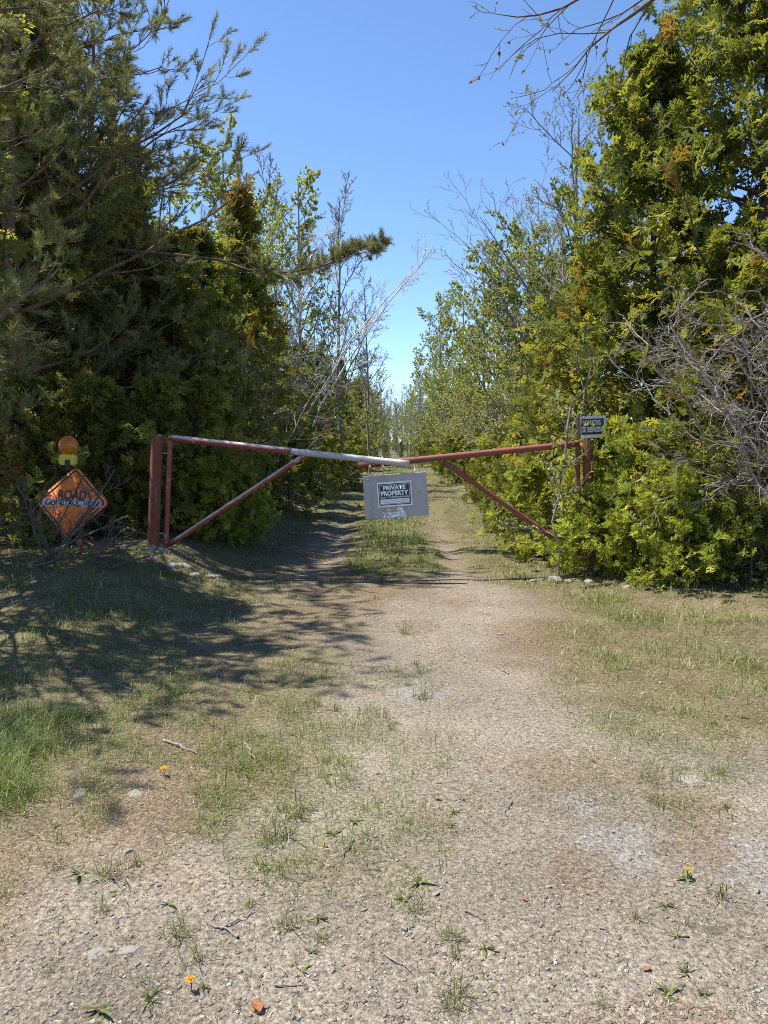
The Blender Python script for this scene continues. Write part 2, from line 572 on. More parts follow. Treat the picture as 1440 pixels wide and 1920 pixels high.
def join(parts):
    Vs, Fs, o = [], [], 0
    for v_, f_ in parts:
        Vs.append(v_)
        Fs.append(f_ + o)
        o += len(v_)
    return np.concatenate(Vs), np.concatenate(Fs)


def trunk_line(H, r0, r1, K, wig, r, lean=(0, 0), z0=-0.15, p=0.8):
    z = np.linspace(z0, H, K)
    k = np.linspace(0, 1, K)
    off = np.cumsum(r.normal(size=(K, 2)) * wig, 0)
    off -= off[0]
    pts = np.stack([off[:, 0] + lean[0] * k * H, off[:, 1] + lean[1] * k * H, z], -1)
    return pts[None], (r0 * (1 - k) ** p + r1 * k)[None]


def place(protos, pos, ax, scale, colr, r, bias=None):
    """copy small leaf shapes (x along, y across, z normal) into one mesh"""
    N = len(pos)
    ax = norm(ax)
    nrm = r.normal(size=(N, 3)) + (0 if bias is None else bias)
    nrm = norm(nrm - ax * (nrm * ax).sum(-1, keepdims=True))
    bi = np.cross(nrm, ax)
    which = r.integers(0, len(protos), N)
    Vs, Fs, Cs, o = [], [], [], 0
    for k, (pv, pf) in enumerate(protos):
        s_ = which == k
        m_ = int(s_.sum())
        if not m_:
            continue
        v_ = pos[s_][:, None] + scale[s_][:, None, None] * (pv[None, :, 0:1] * ax[s_][:, None] + pv[None, :, 1:2] * bi[s_][:, None] + pv[None, :, 2:3] * nrm[s_][:, None])
        f_ = (np.arange(m_)[:, None, None] * len(pv) + pf[None]).reshape(-1, 3) + o
        Vs.append(v_.reshape(-1, 3))
        Fs.append(f_)
        Cs.append(np.repeat(colr[s_], len(pv), 0))
        o += m_ * len(pv)
    return np.concatenate(Vs), np.concatenate(Fs), np.concatenate(Cs)


# leaf-sized shapes
def spray_shape(seed, n_=6, wid=0.15):
    """flat fan of scale-leaved cedar twigs"""
    r = np.random.default_rng(seed)
    T = []

    def kite(p, d, L, w):
        q = np.array([-d[1], d[0], 0.35 * (r.random() - 0.5)])
        a_, b_ = p + d * L * 0.45 - q * w * 0.5, p + d * L * 0.45 + q * w * 0.5
        T.append([p, a_, b_])
        T.append([a_, p + d * L, b_])

    kite(np.zeros(3), np.array([1.0, 0, 0]), 1.0, wid * 0.8)
    for i in range(n_):
        x_ = 0.10 + 0.8 * i / n_
        p = np.array([x_, 0, 0])
        s_ = 1 if i % 2 else -1
        L = (0.52 - 0.40 * abs(x_ - 0.35)) * (0.7 + 0.6 * r.random())
        a_ = s_ * (0.6 + 0.45 * r.random())
        d = np.array([math.cos(a_), math.sin(a_), 0.5 * (r.random() - 0.5)])
        kite(p, d, L, wid)
        b_ = a_ + s_ * (0.5 + 0.3 * r.random())
        d2 = np.array([math.cos(b_), math.sin(b_), 0.5 * (r.random() - 0.5)])
        kite(p + d * L * 0.35, d2, L * 0.55, wid * 0.85)
    V_ = np.array(T).reshape(-1, 3)
    V_[:, 2] -= 0.18 * V_[:, 0] ** 2
    return V_, np.arange(len(V_)).reshape(-1, 3)


def needle_shape(seed, n_=34, L=0.42, w=0.02):
    """bottle brush of pine needles along a shoot of length 1"""
    r = np.random.default_rng(seed)
    T = []
    for i in range(n_):
        x_ = (i + r.random()) / n_
        az_ = r.random() * 6.28
        an = 0.55 + 0.5 * r.random() - 0.25 * x_
        d = np.array([math.cos(an), math.sin(an) * math.cos(az_), math.sin(an) * math.sin(az_)])
        p = np.array([x_ * 0.8, 0, 0])
        q = np.cross(d, r.normal(size=3))
        q /= np.linalg.norm(q)
        ll = L * (0.8 + 0.4 * r.random())
        T.append([p - q * w, p + q * w, p + d * ll])
    T.append([np.array([0, -0.02, 0]), np.array([0, 0.02, 0]), np.array([1.0, 0, 0])])
    V_ = np.array(T).reshape(-1, 3)
    return V_, np.arange(len(V_)).reshape(-1, 3)


def leaf_shape(seed):
    r = np.random.default_rng(seed)
    w = 0.36 + 0.1 * r.random()
    c = 0.15 * (r.random() - 0.3)
    V_ = np.array([(0, 0, 0), (0.45, w, c), (0.45, -w, c), (1.0, 0, -c)])
    return V_, np.array([(0, 2, 1), (1, 2, 3)])


SPRAYS = [spray_shape(s) for s in range(6)]
SPRAYS_BIG = [spray_shape(s + 20, 6, 0.17) for s in range(5)]
NEEDLES = [needle_shape(s) for s in range(6)]
LEAVES = [leaf_shape(s) for s in range(5)]

PAL_CEDAR = [(0.205, 0.225, 0.046), (0.250, 0.262, 0.055), (0.150, 0.178, 0.040), (0.315, 0.310, 0.066), (0.115, 0.145, 0.036)]
PAL_BRONZE = [(0.27, 0.17, 0.035), (0.21, 0.135, 0.035), (0.28, 0.205, 0.04)]
PAL_SHADE = [(0.20, 0.215, 0.050), (0.25, 0.255, 0.058), (0.145, 0.17, 0.046), (0.32, 0.305, 0.07)]
PAL_BRIGHT = [(0.25, 0.30, 0.046), (0.32, 0.345, 0.055), (0.20, 0.25, 0.042), (0.38, 0.37, 0.066)]
PAL_PINE = [(0.195, 0.205, 0.078), (0.24, 0.24, 0.09), (0.15, 0.17, 0.068), (0.28, 0.265, 0.10)]
PAL_POPLAR = [(0.33, 0.37, 0.095), (0.39, 0.42, 0.12), (0.27, 0.32, 0.085), (0.42, 0.42, 0.15)]


def clump_colours(pos, pal, bronze, seed, r, s=1.7):
    """whole clumps share a hue: most green, some bronzed by winter"""
    c = pick(pal, len(pos), r, 0.25)
    f = vnoise(pos[:, 0] + pos[:, 2] * 0.63, pos[:, 1] + pos[:, 2] * 0.41 + seed, s, seed % 8)
    bz = (f > 1 - bronze) & (r.random(len(pos)) < 0.75)
    c[bz] = pick(PAL_BRONZE, int(bz.sum()), r, 0.25)
    return c


def cedar(seed, H, Rm, nb, n2, n3, size, pal, bronze, low=0.03, profile=None, shapes=SPRAYS, lean=(0, 0), top_ang=0.6, trunk_r=0.012):
    r = np.random.default_rng(seed)
    T, TR = trunk_line(H, trunk_r * H, 0.008, 14, 0.012 * H / 6, r, lean)
    prof = profile or (lambda t: np.clip((1 - t) ** 0.75 * (0.55 + 0.9 * np.minimum(t * 3, 1) * 0.5), 0.05, 1))
    B1, R1 = grow(T, TR, nb, low, 0.985, lambda t: 1.45 - (1.45 - top_ang) * t ** 1.4, lambda t: prof(t) * Rm / H, 0.05, 0.10, 7, 0.35, 0.004, r)
    tip = B1[:, -1] - B1[:, 0]
    azb = np.arctan2(tip[:, 1], tip[:, 0])
    fl = 0.55 + 0.95 * vnoise(np.cos(azb) * 1.6 + B1[:, 0, 2] * 0.9, np.sin(azb) * 1.6 + B1[:, 0, 2] * 0.5 + seed, 1.0, seed % 8)
    B1 = B1[:, :1] + (B1 - B1[:, :1]) * fl[:, None, None]
    B2, R2 = grow(B1, R1, n2, 0.22, 1.0, (0.5, 1.05), lambda t: 0.42 - 0.14 * t, 0.03, 0.16, 5, 0.6, 0.003, r)
    pos, tan, _ = at(B2, R2, 0.40 + 0.60 * (np.arange(n3)[None] + r.random((len(B2), n3))) / n3)
    p2, t2, _ = at(B1, R1, 0.35 + 0.65 * r.random((len(B1), 4)))
    pos = np.concatenate([pos.reshape(-1, 3), p2.reshape(-1, 3), T[:, -4:].reshape(-1, 3).repeat(6, 0) + r.normal(size=(24, 3)) * 0.05])
    tan = np.concatenate([tan.reshape(-1, 3), t2.reshape(-1, 3), np.tile([0, 0, 1.0], (24, 1))])
    out = norm(pos * np.array([1, 1, 0.0]) - np.array([0, 0, 0]))
    N = len(pos)
    ax = tan * 0.7 + 0.42 * r.normal(size=(N, 3)) + out * 0.35 + np.array([0, 0, 0.05])
    sc = size * (0.45 + 1.0 * r.random(N) ** 1.3)
    V_, F_, C_ = place(shapes, pos, ax, sc, clump_colours(pos, pal, bronze, seed, r), r, out * 0.5 + np.array([0, 0, 0.7]))
    crown = mesh_np('cedar_crown', V_, F_, C_, M['cedar_leaf'])
    v0, q0 = tubes(T, TR, 9)
    v1, q1 = tubes(B1, R1, 4)
    trunk = mesh_np('cedar_trunk', *join([(v0, q0), (v1, q1)]), None, M['bark_dark'], True)
    return trunk, crown


def pine(seed, H, Rm, nb, n2, n3, n4, low=0.2, size=0.15, extra=None):
    r = np.random.default_rng(seed)
    T, TR = trunk_line(H, 0.016 * H, 0.015, 14, 0.03, r)
    prof = lambda t: np.clip(1.1 - 0.55 * t, 0.1, 1)
    B1, R1 = grow(T, TR, nb, low, 0.97, lambda t: 1.5 - 0.7 * t, lambda t: prof(t) * Rm / H, 0.02, 0.13, 8, 0.30, 0.006, r)
    segs = [tubes(T, TR, 10), tubes(B1, R1, 6)]
    if extra is not None:
        E, ER = extra
        segs.append(tubes(E, ER, 8))
        Eb, Rb = grow(E, ER, 7, 0.42, 0.95, (0.35, 0.75), lambda t: 0.19 - 0.09 * t, 0.02, 0.10, 8, 0.45, 0.005, r, True)
        B1, R1 = np.concatenate([B1, Eb]), np.concatenate([R1, Rb])
        segs.append(tubes(Eb, Rb, 5))
    B2, R2 = grow(B1, R1, n2, 0.2, 1.0, (0.5, 1.1), lambda t: 0.40 - 0.15 * t, 0.04, 0.16, 5, 0.6, 0.004, r, True)
    B3, R3 = grow(B2, R2, n3, 0.3, 1.0, (0.4, 0.9), lambda t: 0.45 - 0.1 * t, 0.08, 0.15, 4, 0.7, 0.003, r)
    segs += [tubes(B2, R2, 4), tubes(B3, R3, 3)]
    pos, tan, _ = at(B3, R3, 0.35 + 0.6 * (np.arange(n4)[None] + r.random((len(B3), n4))) / n4)
    p2, t2, _ = at(B3, R3, np.ones((len(B3), 1)) * 0.98)
    pos = np.concatenate([pos.reshape(-1, 3), p2.reshape(-1, 3)])
    tan = np.concatenate([tan.reshape(-1, 3), t2.reshape(-1, 3)])
    # bare patches: some twigs have shed their needles
    f = vnoise(pos[:, 0] + 0.7 * pos[:, 2], pos[:, 1] + 0.5 * pos[:, 2], 1.1, seed % 8)
    k = f + 0.25 * r.random(len(pos)) > 0.36
    pos, tan = pos[k], tan[k]
    N = len(pos)
    ax = tan + 0.25 * r.normal(size=(N, 3)) + np.array([0, 0, 0.25])
    V_, F_, C_ = place(NEEDLES, pos, ax, size * (0.7 + 0.6 * r.random(N)), pick(PAL_PINE, N, r, 0.3), r)
    crown = mesh_np('pine_crown', V_, F_, C_, M['pine_needle'])
    trunk = mesh_np('pine_trunk', *join(segs), None, M['bark_pine'], True)
    return trunk, crown


def broadleaf(seed, H, spread, nb, n2, n3, n4, leaf=0.0, leafn=0, low=0.2, ang=(0.5, 0.95), up=0.12, wig=0.10, bark='bark_grey', lean=(0, 0), trunk_r=0.012, pal=PAL_POPLAR, twig=0.0035, extra=None, wigt=0.03, prof=None, T=None):
    """leafless or just budding tree; returns limbs mesh and a crown of twigs and of leaves"""
    r = np.random.default_rng(seed)
    if T is None:
        T, TR = trunk_line(H, trunk_r * H, 0.012, 14, wigt, r, lean)
    else:
        T, TR = T
    prof = prof or (lambda t: np.clip(1.05 - 0.75 * t, 0.12, 1))
    B1, R1 = grow(T, TR, nb, low, 0.99, ang, lambda t: prof(t) * spread / H, up * 0.5, wig, 8, 0.5, 0.006, r)
    if extra is not None:
        B1, R1 = np.concatenate([B1, extra[0]]), np.concatenate([R1, extra[1]])
    B2, R2 = grow(B1, R1, n2, 0.2, 1.0, (0.4, 0.9), lambda t: 0.45 - 0.15 * t, up * 0.7, wig * 1.3, 6, 0.55, twig * 1.2, r)
    B3, R3 = grow(B2, R2, n3, 0.2, 1.0, (0.4, 0.9), lambda t: 0.45 - 0.15 * t, up * 0.7, wig * 1.5, 4, 0.65, twig, r)
    segs = [tubes(T, TR, 10), tubes(B1, R1, 6)]
    tw = [tubes(B2, R2, 4), tubes(B3, R3, 3)]
    last, lr = B3, R3
    if n4:
        B4, R4 = grow(B3, R3, n4, 0.2, 1.0, (0.4, 0.9), lambda t: 0.55 - 0.15 * t, up * 0.7, wig * 1.6, 4, 0.7, twig * 0.85, r)
        tw.append(tubes(B4, R4, 3))
        last, lr = B4, R4
    limbs = mesh_np('limbs', *join(segs), None, M[bark], True)
    twigs = mesh_np('twigs', *join(tw), None, M[bark], True)
    leaves = None
    if leafn:
        pos, tan, _ = at(last, lr, 0.25 + 0.75 * r.random((len(last), leafn)))
        pos, tan = pos.reshape(-1, 3), tan.reshape(-1, 3)
        N = len(pos)
        ax = tan * 0.5 + 0.8 * r.normal(size=(N, 3))
        V_, F_, C_ = place(LEAVES, pos, ax, leaf * (0.5 + 0.9 * r.random(N)), pick(pal, N, r, 0.3), r)
        leaves = mesh_np('leaves', V_, F_, C_, M['young_leaf'])
    return limbs, twigs, leaves


def plant(protos, x, y, s, rz, name, label, cat='tree', group=None, names=None, tilt=(0, 0), sz=None, sink=0.0):
    root = bpy.data.objects.new(name, None)
    COL.objects.link(root)
    root.empty_display_size = 0.3
    root.location = (x, y, hz(x, y) - sink)
    root.rotation_euler = (tilt[0], tilt[1], rz)
    root.scale = (s, s, sz or s)
    tag(root, label, cat, group)
    names = names or ['trunk', 'crown', 'leaves']
    if len(protos) == 3:
        names = ['trunk', 'twigs', 'leaves']
    for k, me in enumerate(protos):
        if me is None:
            continue
        link(names[k], me, root, kind=('stuff' if k else None))
    return root


# ------------------------------------------------------------------ tree prototypes
broad = lambda t: np.clip((1 - t) ** 0.6 * (0.75 + 0.35 * np.minimum(t * 4, 1)), 0.06, 1.1)
CED_A = cedar(101, 8.6, 2.5, 175, 9, 7, 0.19, PAL_CEDAR, 0.17, 0.02, broad, SPRAYS_BIG)
CED_B = cedar(102, 6.3, 1.75, 115, 8, 6, 0.22, PAL_CEDAR, 0.18, 0.02, broad)
CED_C = cedar(103, 6.0, 1.25, 85, 7, 5, 0.22, PAL_SHADE, 0.34, 0.04)
CED_D = cedar(104, 5.4, 1.6, 90, 7, 5, 0.23, PAL_SHADE, 0.17, 0.03, broad)
CED_H = cedar(108, 7.0, 1.9, 80, 8, 5, 0.22, PAL_SHADE, 0.25, 0.34, broad)
CED_S = cedar(107, 2.5, 1.1, 55, 6, 5, 0.19, PAL_SHADE, 0.25, 0.03, broad, SPRAYS, (0, 0), 0.5, 0.016)
CED_Y = cedar(105, 1.9, 1.0, 55, 6, 5, 0.18, PAL_BRIGHT, 0.12, 0.03, broad, SPRAYS, (0, 0), 0.5, 0.02)
CED_J = cedar(106, 1.5, 1.3, 55, 6, 5, 0.17, PAL_CEDAR, 0.25, 0.02, broad, SPRAYS, (0, 0), 0.8, 0.02)

PINE_A = pine(201, 7.2, 2.7, 42, 8, 4, 3, 0.18, 0.16)
# the long limb that reaches out over the lane
pb = (X(90, 12.0), 12.0)
pbz = hz(*pb)
limb_px = [(90, 440), (230, 470), (330, 478), (410, 487), (480, 512), (545, 510), (600, 500), (645, 482), (685, 462)]
limb = np.array([[tuple(P(a_, b_, 12.0 - 0.25 * i / 8 + 0.1 * math.sin(i)) - Vector((pb[0], pb[1], pbz))) for i, (a_, b_) in enumerate(limb_px)]])
limb_r = np.linspace(0.034, 0.007, len(limb_px))[None]
PINE_B = pine(202, 6.6, 2.0, 28, 6, 4, 3, 0.30, 0.15, (limb, limb_r))

BARE_A = broadleaf(301, 8.2, 4.2, 20, 8, 6, 3, 0.03, 2, 0.22, (0.55, 1.0), 0.13, 0.12, 'bark_grey', pal=[(0.22, 0.25, 0.09), (0.26, 0.24, 0.10)])
BARE_B = broadleaf(302, 8.0, 2.6, 20, 7, 5, 3, 0, 0, 0.25, (0.4, 0.7), 0.10, 0.09, 'bark_grey', trunk_r=0.008, twig=0.0055)
POP_A = broadleaf(303, 8.0, 2.6, 26, 8, 5, 2, 0.045, 11, 0.10, (0.45, 0.8), 0.12, 0.09, 'bark_grey', trunk_r=0.008)
POP_B = broadleaf(304, 7.0, 3.0, 24, 8, 6, 2, 0.044, 17, 0.05, (0.6, 1.1), 0.07, 0.11, 'bark_grey', trunk_r=0.009)
_rb = np.random.default_rng(77)


def stems(n_, H, lean_x, lean_y, r0, seed, K=12, curve=0.0, spread=0.12):
    r = np.random.default_rng(seed)
    out, rad = [], []
    k = np.linspace(0, 1, K)
    for i in range(n_):
        lx = lean_x * (0.6 + 0.8 * i / max(1, n_ - 1)) + r.normal() * spread
        ly = lean_y + r.normal() * spread
        w = np.cumsum(r.normal(size=(K, 2)) * 0.012 * H, 0)
        pts = np.stack([lx * H * (k * (1 - curve) + curve * k ** 2) + w[:, 0] - w[0, 0] + 0.08 * i, ly * H * k + w[:, 1] - w[0, 1], H * k * (1 - 0.15 * abs(lx)) - 0.15], -1)
        out.append(pts)
        rad.append(r0 * (1 - k) ** 0.7 + 0.008)
    return np.array(out), np.array(rad)


BIRCH = broadleaf(305, 7.0, 1.7, 11, 7, 5, 2, 0, 0, 0.35, (0.35, 0.8), 0.02, 0.10, 'bark_birch', T=stems(4, 7.2, 0.42, 0.0, 0.027, 5, curve=0.65, spread=0.07), twig=0.003)
BRUSH = broadleaf(306, 3.2, 1.6, 10, 7, 5, 1, 0, 0, 0.28, (0.5, 1.3), 0.0, 0.20, 'dead_wood', T=stems(8, 3.0, -0.25, -0.1, 0.0085, 9, spread=0.35), twig=0.0016)
SAPLING = broadleaf(307, 2.1, 0.8, 14, 5, 4, 0, 0.03, 4, 0.2, (0.5, 0.9), 0.10, 0.14, 'bark_grey', trunk_r=0.007, twig=0.0018, lean=(0.02, 0))
DEADFALL = broadleaf(308, 1.6, 0.9, 6, 6, 4, 0, 0, 0, 0.15, (0.5, 1.1), 0.0, 0.2, 'bark_dark', T=stems(3, 1.7, 0.2, 0.1, 0.022, 12, spread=0.5), twig=0.004)

# ------------------------------------------------------------------ the left tree line
EDGE = 'trees lining the lane'
plant(PINE_A, X(45, 10.4), 10.4, 1.12, 1.3, 'pine_tree', 'large pine with long needled boughs filling the upper left corner')
plant(PINE_A, X(-20, 13.0), 13.0, 1.30, 5.2, 'pine_tree', 'tallest pine, standing behind the large upper left pine')
plant(PINE_A, -4.35, 6.5, 0.92, 4.1, 'pine_tree', 'near pine at the left picture edge shading the bank')
plant(PINE_A, X(190, 13.2), 13.2, 1.12, 3.4, 'pine_tree', 'second pine whose boughs show sky gaps left of the lane')
plant(PINE_B, pb[0], pb[1], 1.0, 0.0, 'pine_tree', 'pine with one long bare limb reaching right over the lane')
plant(CED_H, X(35, 11.4), 11.4, 1.18, 0.5, 'cedar_tree', 'tall cedar with dark hanging boughs above the diamond sign', 'tree', EDGE)
plant(CED_H, X(-150, 8.0), 8.0, 0.92, 2.5, 'cedar_tree', 'tall dark cedar crowding the pine at the left picture edge', 'tree', EDGE)
plant(CED_H, X(230, 15.0), 15.0, 0.98, 4.5, 'cedar_tree', 'tall cedar showing between the pine boughs, left of the spire', 'tree', EDGE)
for px, d, proto, s, rz, lab in [
    (0, 11.6, CED_C, 1.0, 1.1, 'dark cedar directly behind the orange diamond sign'),
    (150, 13.2, CED_D, 0.95, 2.0, 'dark cedar between the diamond sign and the round gate post'),
    (245, 13.4, CED_C, 0.85, 4.0, 'dark cedar right behind the round red gate post'),
    (325, 13.4, CED_D, 0.84, 0.7, 'cedar behind the left gate brace, its lower boughs lit'),
    (385, 14.8, CED_B, 0.80, 2.6, 'cedar with lit yellowish boughs above the left gate rail'),
    (462, 17.0, CED_C, 1.12, 5.0, 'narrow bronze tipped cedar spire rising above the left cedars'),
    (455, 19.5, CED_D, 0.92, 1.3, 'dark cedar standing behind the bronze cedar spire'),
    (512, 22.5, CED_D, 0.84, 3.1, 'dark cedar below the white birch stems'),
    (562, 29.0, CED_D, 0.88, 0.4, 'dark cedar right of the white birch, beside the lane'),
    (602, 36.0, CED_B, 0.85, 2.2, 'shaded cedar midway along the left side of the lane'),
    (640, 45.0, CED_C, 1.00, 1.0, 'bronze cedar far along the left side of the lane'),
    (680, 56.0, CED_D, 1.10, 3.9, 'last dense cedar at the far left of the lane'),
    (300, 16.0, CED_B, 0.86, 5.2, 'cedar in the second row behind the left gate post'),
    (95, 16.0, CED_B, 1.00, 0.2, 'tall cedar in the second row behind the diamond sign'),
]:
    plant(proto, X(px, d), d, s, rz, 'cedar_tree', lab, 'tree', EDGE)
plant(CED_J, X(540, 16.5), 16.5, 0.95, 0.5, 'cedar_shrub', 'low sunlit yellow-green cedar shrub beside the left wheel track', 'shrub')
plant(CED_Y, X(455, 11.3), 11.3, 0.50, 1.5, 'cedar_shrub', 'small bright young cedar at the foot of the left cedars', 'shrub')
for px, d, s_, rz, lab in ((20, 9.9, 0.85, 0.0, 'shaded bushy cedar left of the diamond sign'), (115, 10.3, 0.80, 1.0, 'shaded bushy cedar close behind the warning beacon'),
                           (205, 10.4, 0.78, 2.2, 'bushy cedar between the diamond sign and the gate post'), (300, 10.7, 0.80, 3.3, 'bushy cedar close behind the round gate post'),
                           (372, 11.0, 0.82, 4.1, 'bushy cedar filling the left gate triangle'), (425, 12.6, 0.72, 5.0, 'bushy cedar left of the shaded wheel track')):
    plant(CED_S, X(px, d), d, s_, rz, 'cedar_shrub', lab, 'shrub')
plant(CED_Y, X(395, 10.6), 10.6, 0.55, 3.5, 'cedar_shrub', 'young cedar poking out under the left gate brace', 'shrub')
plant(CED_J, X(640, 26.0), 26.0, 0.80, 2.5, 'cedar_shrub', 'low dark cedar shrub where the left track bends from view', 'shrub')
for px, d, proto, s, rz, lab in [
    (440, 24.0, POP_A, 1.26, 0.0, 'poplar in fresh pale leaf behind the bronze cedar spire'),
    (565, 27.0, POP_A, 1.25, 2.1, 'tallest pale green poplar above the left tree line'),
    (525, 31.0, BARE_B, 1.48, 0.7, 'bare purple grey tree top between the two pale poplars'),
    (636, 30.0, BARE_B, 1.32, 3.0, 'slender bare dark tree just right of the white birch'),
    (693, 40.0, BARE_B, 1.18, 1.7, 'bare twiggy tree leaning into the sky over the left lane side'),
    (590, 38.0, POP_B, 1.00, 0.3, 'leafing tree seen through the birch stems'),
    (478, 29.0, POP_B, 1.35, 1.1, 'broad pale leafing tree behind the left cedars'),
    (690, 50.0, POP_B, 0.95, 4.1, 'small leafing tree far along the left lane side'),
    (330, 21.0, POP_B, 1.15, 1.9, 'leafing tree behind the long pine limb'),
]:
    plant(proto, X(px, d), d, s, rz, 'leafing_tree' if proto in (POP_A, POP_B) else 'bare_tree', lab, 'tree', EDGE)
plant(BIRCH, X(515, 23.5), 23.5, 1.06, 0.0, 'birch_tree', 'white birch with several pale stems leaning toward the lane')

# ------------------------------------------------------------------ the right tree line
for px, d, proto, s, rz, lab in [
    (1545, 8.6, CED_B, 0.95, 2.9, 'cedar cut by the right picture edge behind the dead brush'),
    (1420, 10.2, CED_A, 1.06, 0.9, 'huge dense cedar filling the upper right corner'),
    (1215, 11.0, CED_B, 1.05, 2.2, 'cedar with a rounded top left of the huge right cedar'),
    (1110, 12.5, CED_B, 0.72, 4.4, 'cedar behind the right gate post sign'),
    (1350, 9.3, CED_B, 0.62, 0.1, 'medium cedar behind the grey dead brush'),
    (1050, 17.0, CED_B, 0.68, 1.4, 'yellow-green cedar above the right gate rail'),
    (905, 31.0, CED_B, 0.42, 0.9, 'rounded cedar at the right lane edge below the pale trees'),
    (850, 42.0, CED_B, 0.45, 5.1, 'distant cedar at the right lane edge'),
    (805, 56.0, CED_D, 0.60, 2.7, 'farthest cedar on the right side of the lane'),
]:
    plant(proto, X(px, d), d, s, rz, 'cedar_tree', lab, 'tree', EDGE)
for px, d, s, rz, lab, proto in [
    (1125, 9.7, 0.86, 0.0, 'bright young cedar wrapped round the right gate post', CED_Y),
    (1000, 10.6, 0.62, 1.0, 'bright young cedar under the right gate brace', CED_Y),
    (1215, 8.9, 0.80, 2.0, 'bright young cedar right of the no hunting sign', CED_Y),
    (1255, 8.4, 0.60, 5.6, 'bright cedar shrub between the verge and the dead brush', CED_Y),
    (1290, 8.0, 0.55, 3.0, 'low bright cedar shrub at the foot of the dead brush', CED_Y),
    (1420, 7.8, 0.55, 4.0, 'low cedar shrub at the right picture edge', CED_J),
    (1190, 8.6, 0.42, 5.0, 'small feathery cedar seedling on the right verge edge', CED_Y),
    (975, 14.0, 0.75, 0.4, 'low yellowish cedar shrub beside the right wheel track', CED_J),
    (925, 20.0, 0.85, 1.4, 'yellow-green cedar shrub further along the right track', CED_J),
    (870, 30.0, 1.10, 2.4, 'small distant cedar shrub on the right lane edge', CED_J),
    (845, 38.0, 1.10, 0.6, 'round cedar shrub crowding the right track before the lane end', CED_J),
    (812, 50.0, 1.20, 5.2, 'farthest round cedar shrub on the right of the lane', CED_J),
    (615, 33.0, 1.00, 3.2, 'round cedar shrub crowding the left track', CED_J),
    (668, 44.0, 1.20, 1.8, 'farthest round cedar shrub on the left of the lane', CED_J),
    (1118, 8.95, 0.50, 1.9, 'young cedar hiding the foot of the right gate post', CED_Y),
]:
    plant(proto, X(px, d), d, s, rz, 'cedar_shrub', lab, 'shrub')
for px, d, proto, s, rz, lab in [
    (1068, 18.0, BARE_A, 1.06, 0.4, 'tall budding bare tree left of the huge right cedar'),
    (1010, 24.0, BARE_A, 0.98, 2.0, 'wide bare budding tree reaching out over the right lane side'),
    (960, 27.0, POP_B, 1.15, 3.0, 'pale green leafing tree in the middle of the right line'),
    (905, 33.0, POP_B, 1.25, 0.9, 'leafing tree next to the pointed poplar on the right'),
    (1020, 20.0, POP_B, 0.85, 4.0, 'short leafing tree above the right gate rail'),
    (832, 40.0, POP_A, 1.10, 1.0, 'pointed pale poplar at the end of the right tree line'),
    (788, 58.0, POP_A, 0.98, 5.0, 'small distant poplar close to the lane end'),
    (868, 36.0, POP_B, 1.15, 2.3, 'leafing tree under the pointed poplar'),
    (985, 21.5, POP_B, 0.98, 5.3, 'pale leafing tree in front of the wide bare tree'),
    (930, 24.5, POP_B, 0.92, 1.2, 'low leafing tree leaning over the right wheel track'),
    (848, 47.0, POP_B, 0.95, 0.2, 'leafing tree behind the pointed poplar'),
    (812, 50.0, POP_B, 0.95, 3.2, 'small leafing tree beside the far end of the lane'),
]:
    plant(proto, X(px, d), d, s, rz, 'leafing_tree' if proto in (POP_A, POP_B) else 'bare_tree', lab, 'tree', EDGE)

# dead brush and saplings near the right post
plant(BRUSH, X(1545, 7.4), 7.4, 1.05, 0.0, 'dead_bush', 'tangled grey dead brush in front of the right cedars', 'bush')
plant(BRUSH, X(1450, 8.2), 8.2, 0.95, 5.4, 'dead_bush', 'smaller tangle of dead branches behind the grey brush', 'bush')
plant(SAPLING, X(1052, 8.9), 8.9, 0.95, 0.0, 'sapling', 'thin leafless sapling growing in front of the right gate hinge', 'sapling')
plant(SAPLING, X(1050, 10.8), 10.8, 1.35, 2.0, 'sapling', 'dark slanting sapling behind the right gate rail', 'sapling', tilt=(0, -0.35))
plant(DEADFALL, X(30, 7.7), 7.7, 0.66, 0.4, 'fallen_branch', 'dead branches piled under the diamond sign', 'branch', tilt=(0.2, 1.1))
plant(DEADFALL, X(20, 7.3), 7.3, 0.75, 2.9, 'fallen_branch', 'dark dead branch sprawling on the left bank', 'branch', tilt=(-0.2, 1.2))
plant(DEADFALL, X(85, 8.1), 8.1, 0.62, 5.1, 'dead_bush', 'few leafless dark twigs crossing in front of the diamond sign', 'bush')
plant(DEADFALL, X(150, 7.6), 7.6, 0.6, 1.2, 'fallen_branch', 'short dead limb lying on the bank below the diamond sign', 'branch', tilt=(0.3, 1.2))
plant(BRUSH, X(430, 15.0), 15.0, 1.05, 1.0, 'dead_bush', 'grey leafless thicket among the left cedars', 'bush')

# tree standing outside the picture whose budding branch hangs in at the top right
ob = (5.6, 6.2)
obz = hz(*ob)
br_px = [(1500, -330, 6.2), (1360, -140, 6.3), (1250, -20, 6.4), (1190, 25, 6.45), (1150, 52, 6.5), (1105, 90, 6.5), (1075, 130, 6.5), (1035, 172, 6.5)]
br2_px = [(1340, -150, 6.3), (1220, -50, 6.3), (1150, -20, 6.3), (1090, -5, 6.35), (1055, 15, 6.4), (1010, 28, 6.4), (970, 32, 6.4), (935, 27, 6.4)]
hang = np.array([[tuple(P(*q) - Vector((ob[0], ob[1], obz))) for q in pts] for pts in (br_px, br2_px)])
hang_r = np.stack([np.linspace(0.022, 0.003, 8), np.linspace(0.017, 0.003, 8)])
OVER = broadleaf(309, 8.0, 2.0, 8, 7, 4, 0, 0.035, 2, 0.6, (0.5, 0.9), 0.03, 0.13, 'bark_dark', trunk_r=0.016, extra=(hang, hang_r), twig=0.0018, pal=[(0.16, 0.15, 0.05), (0.2, 0.13, 0.05)])
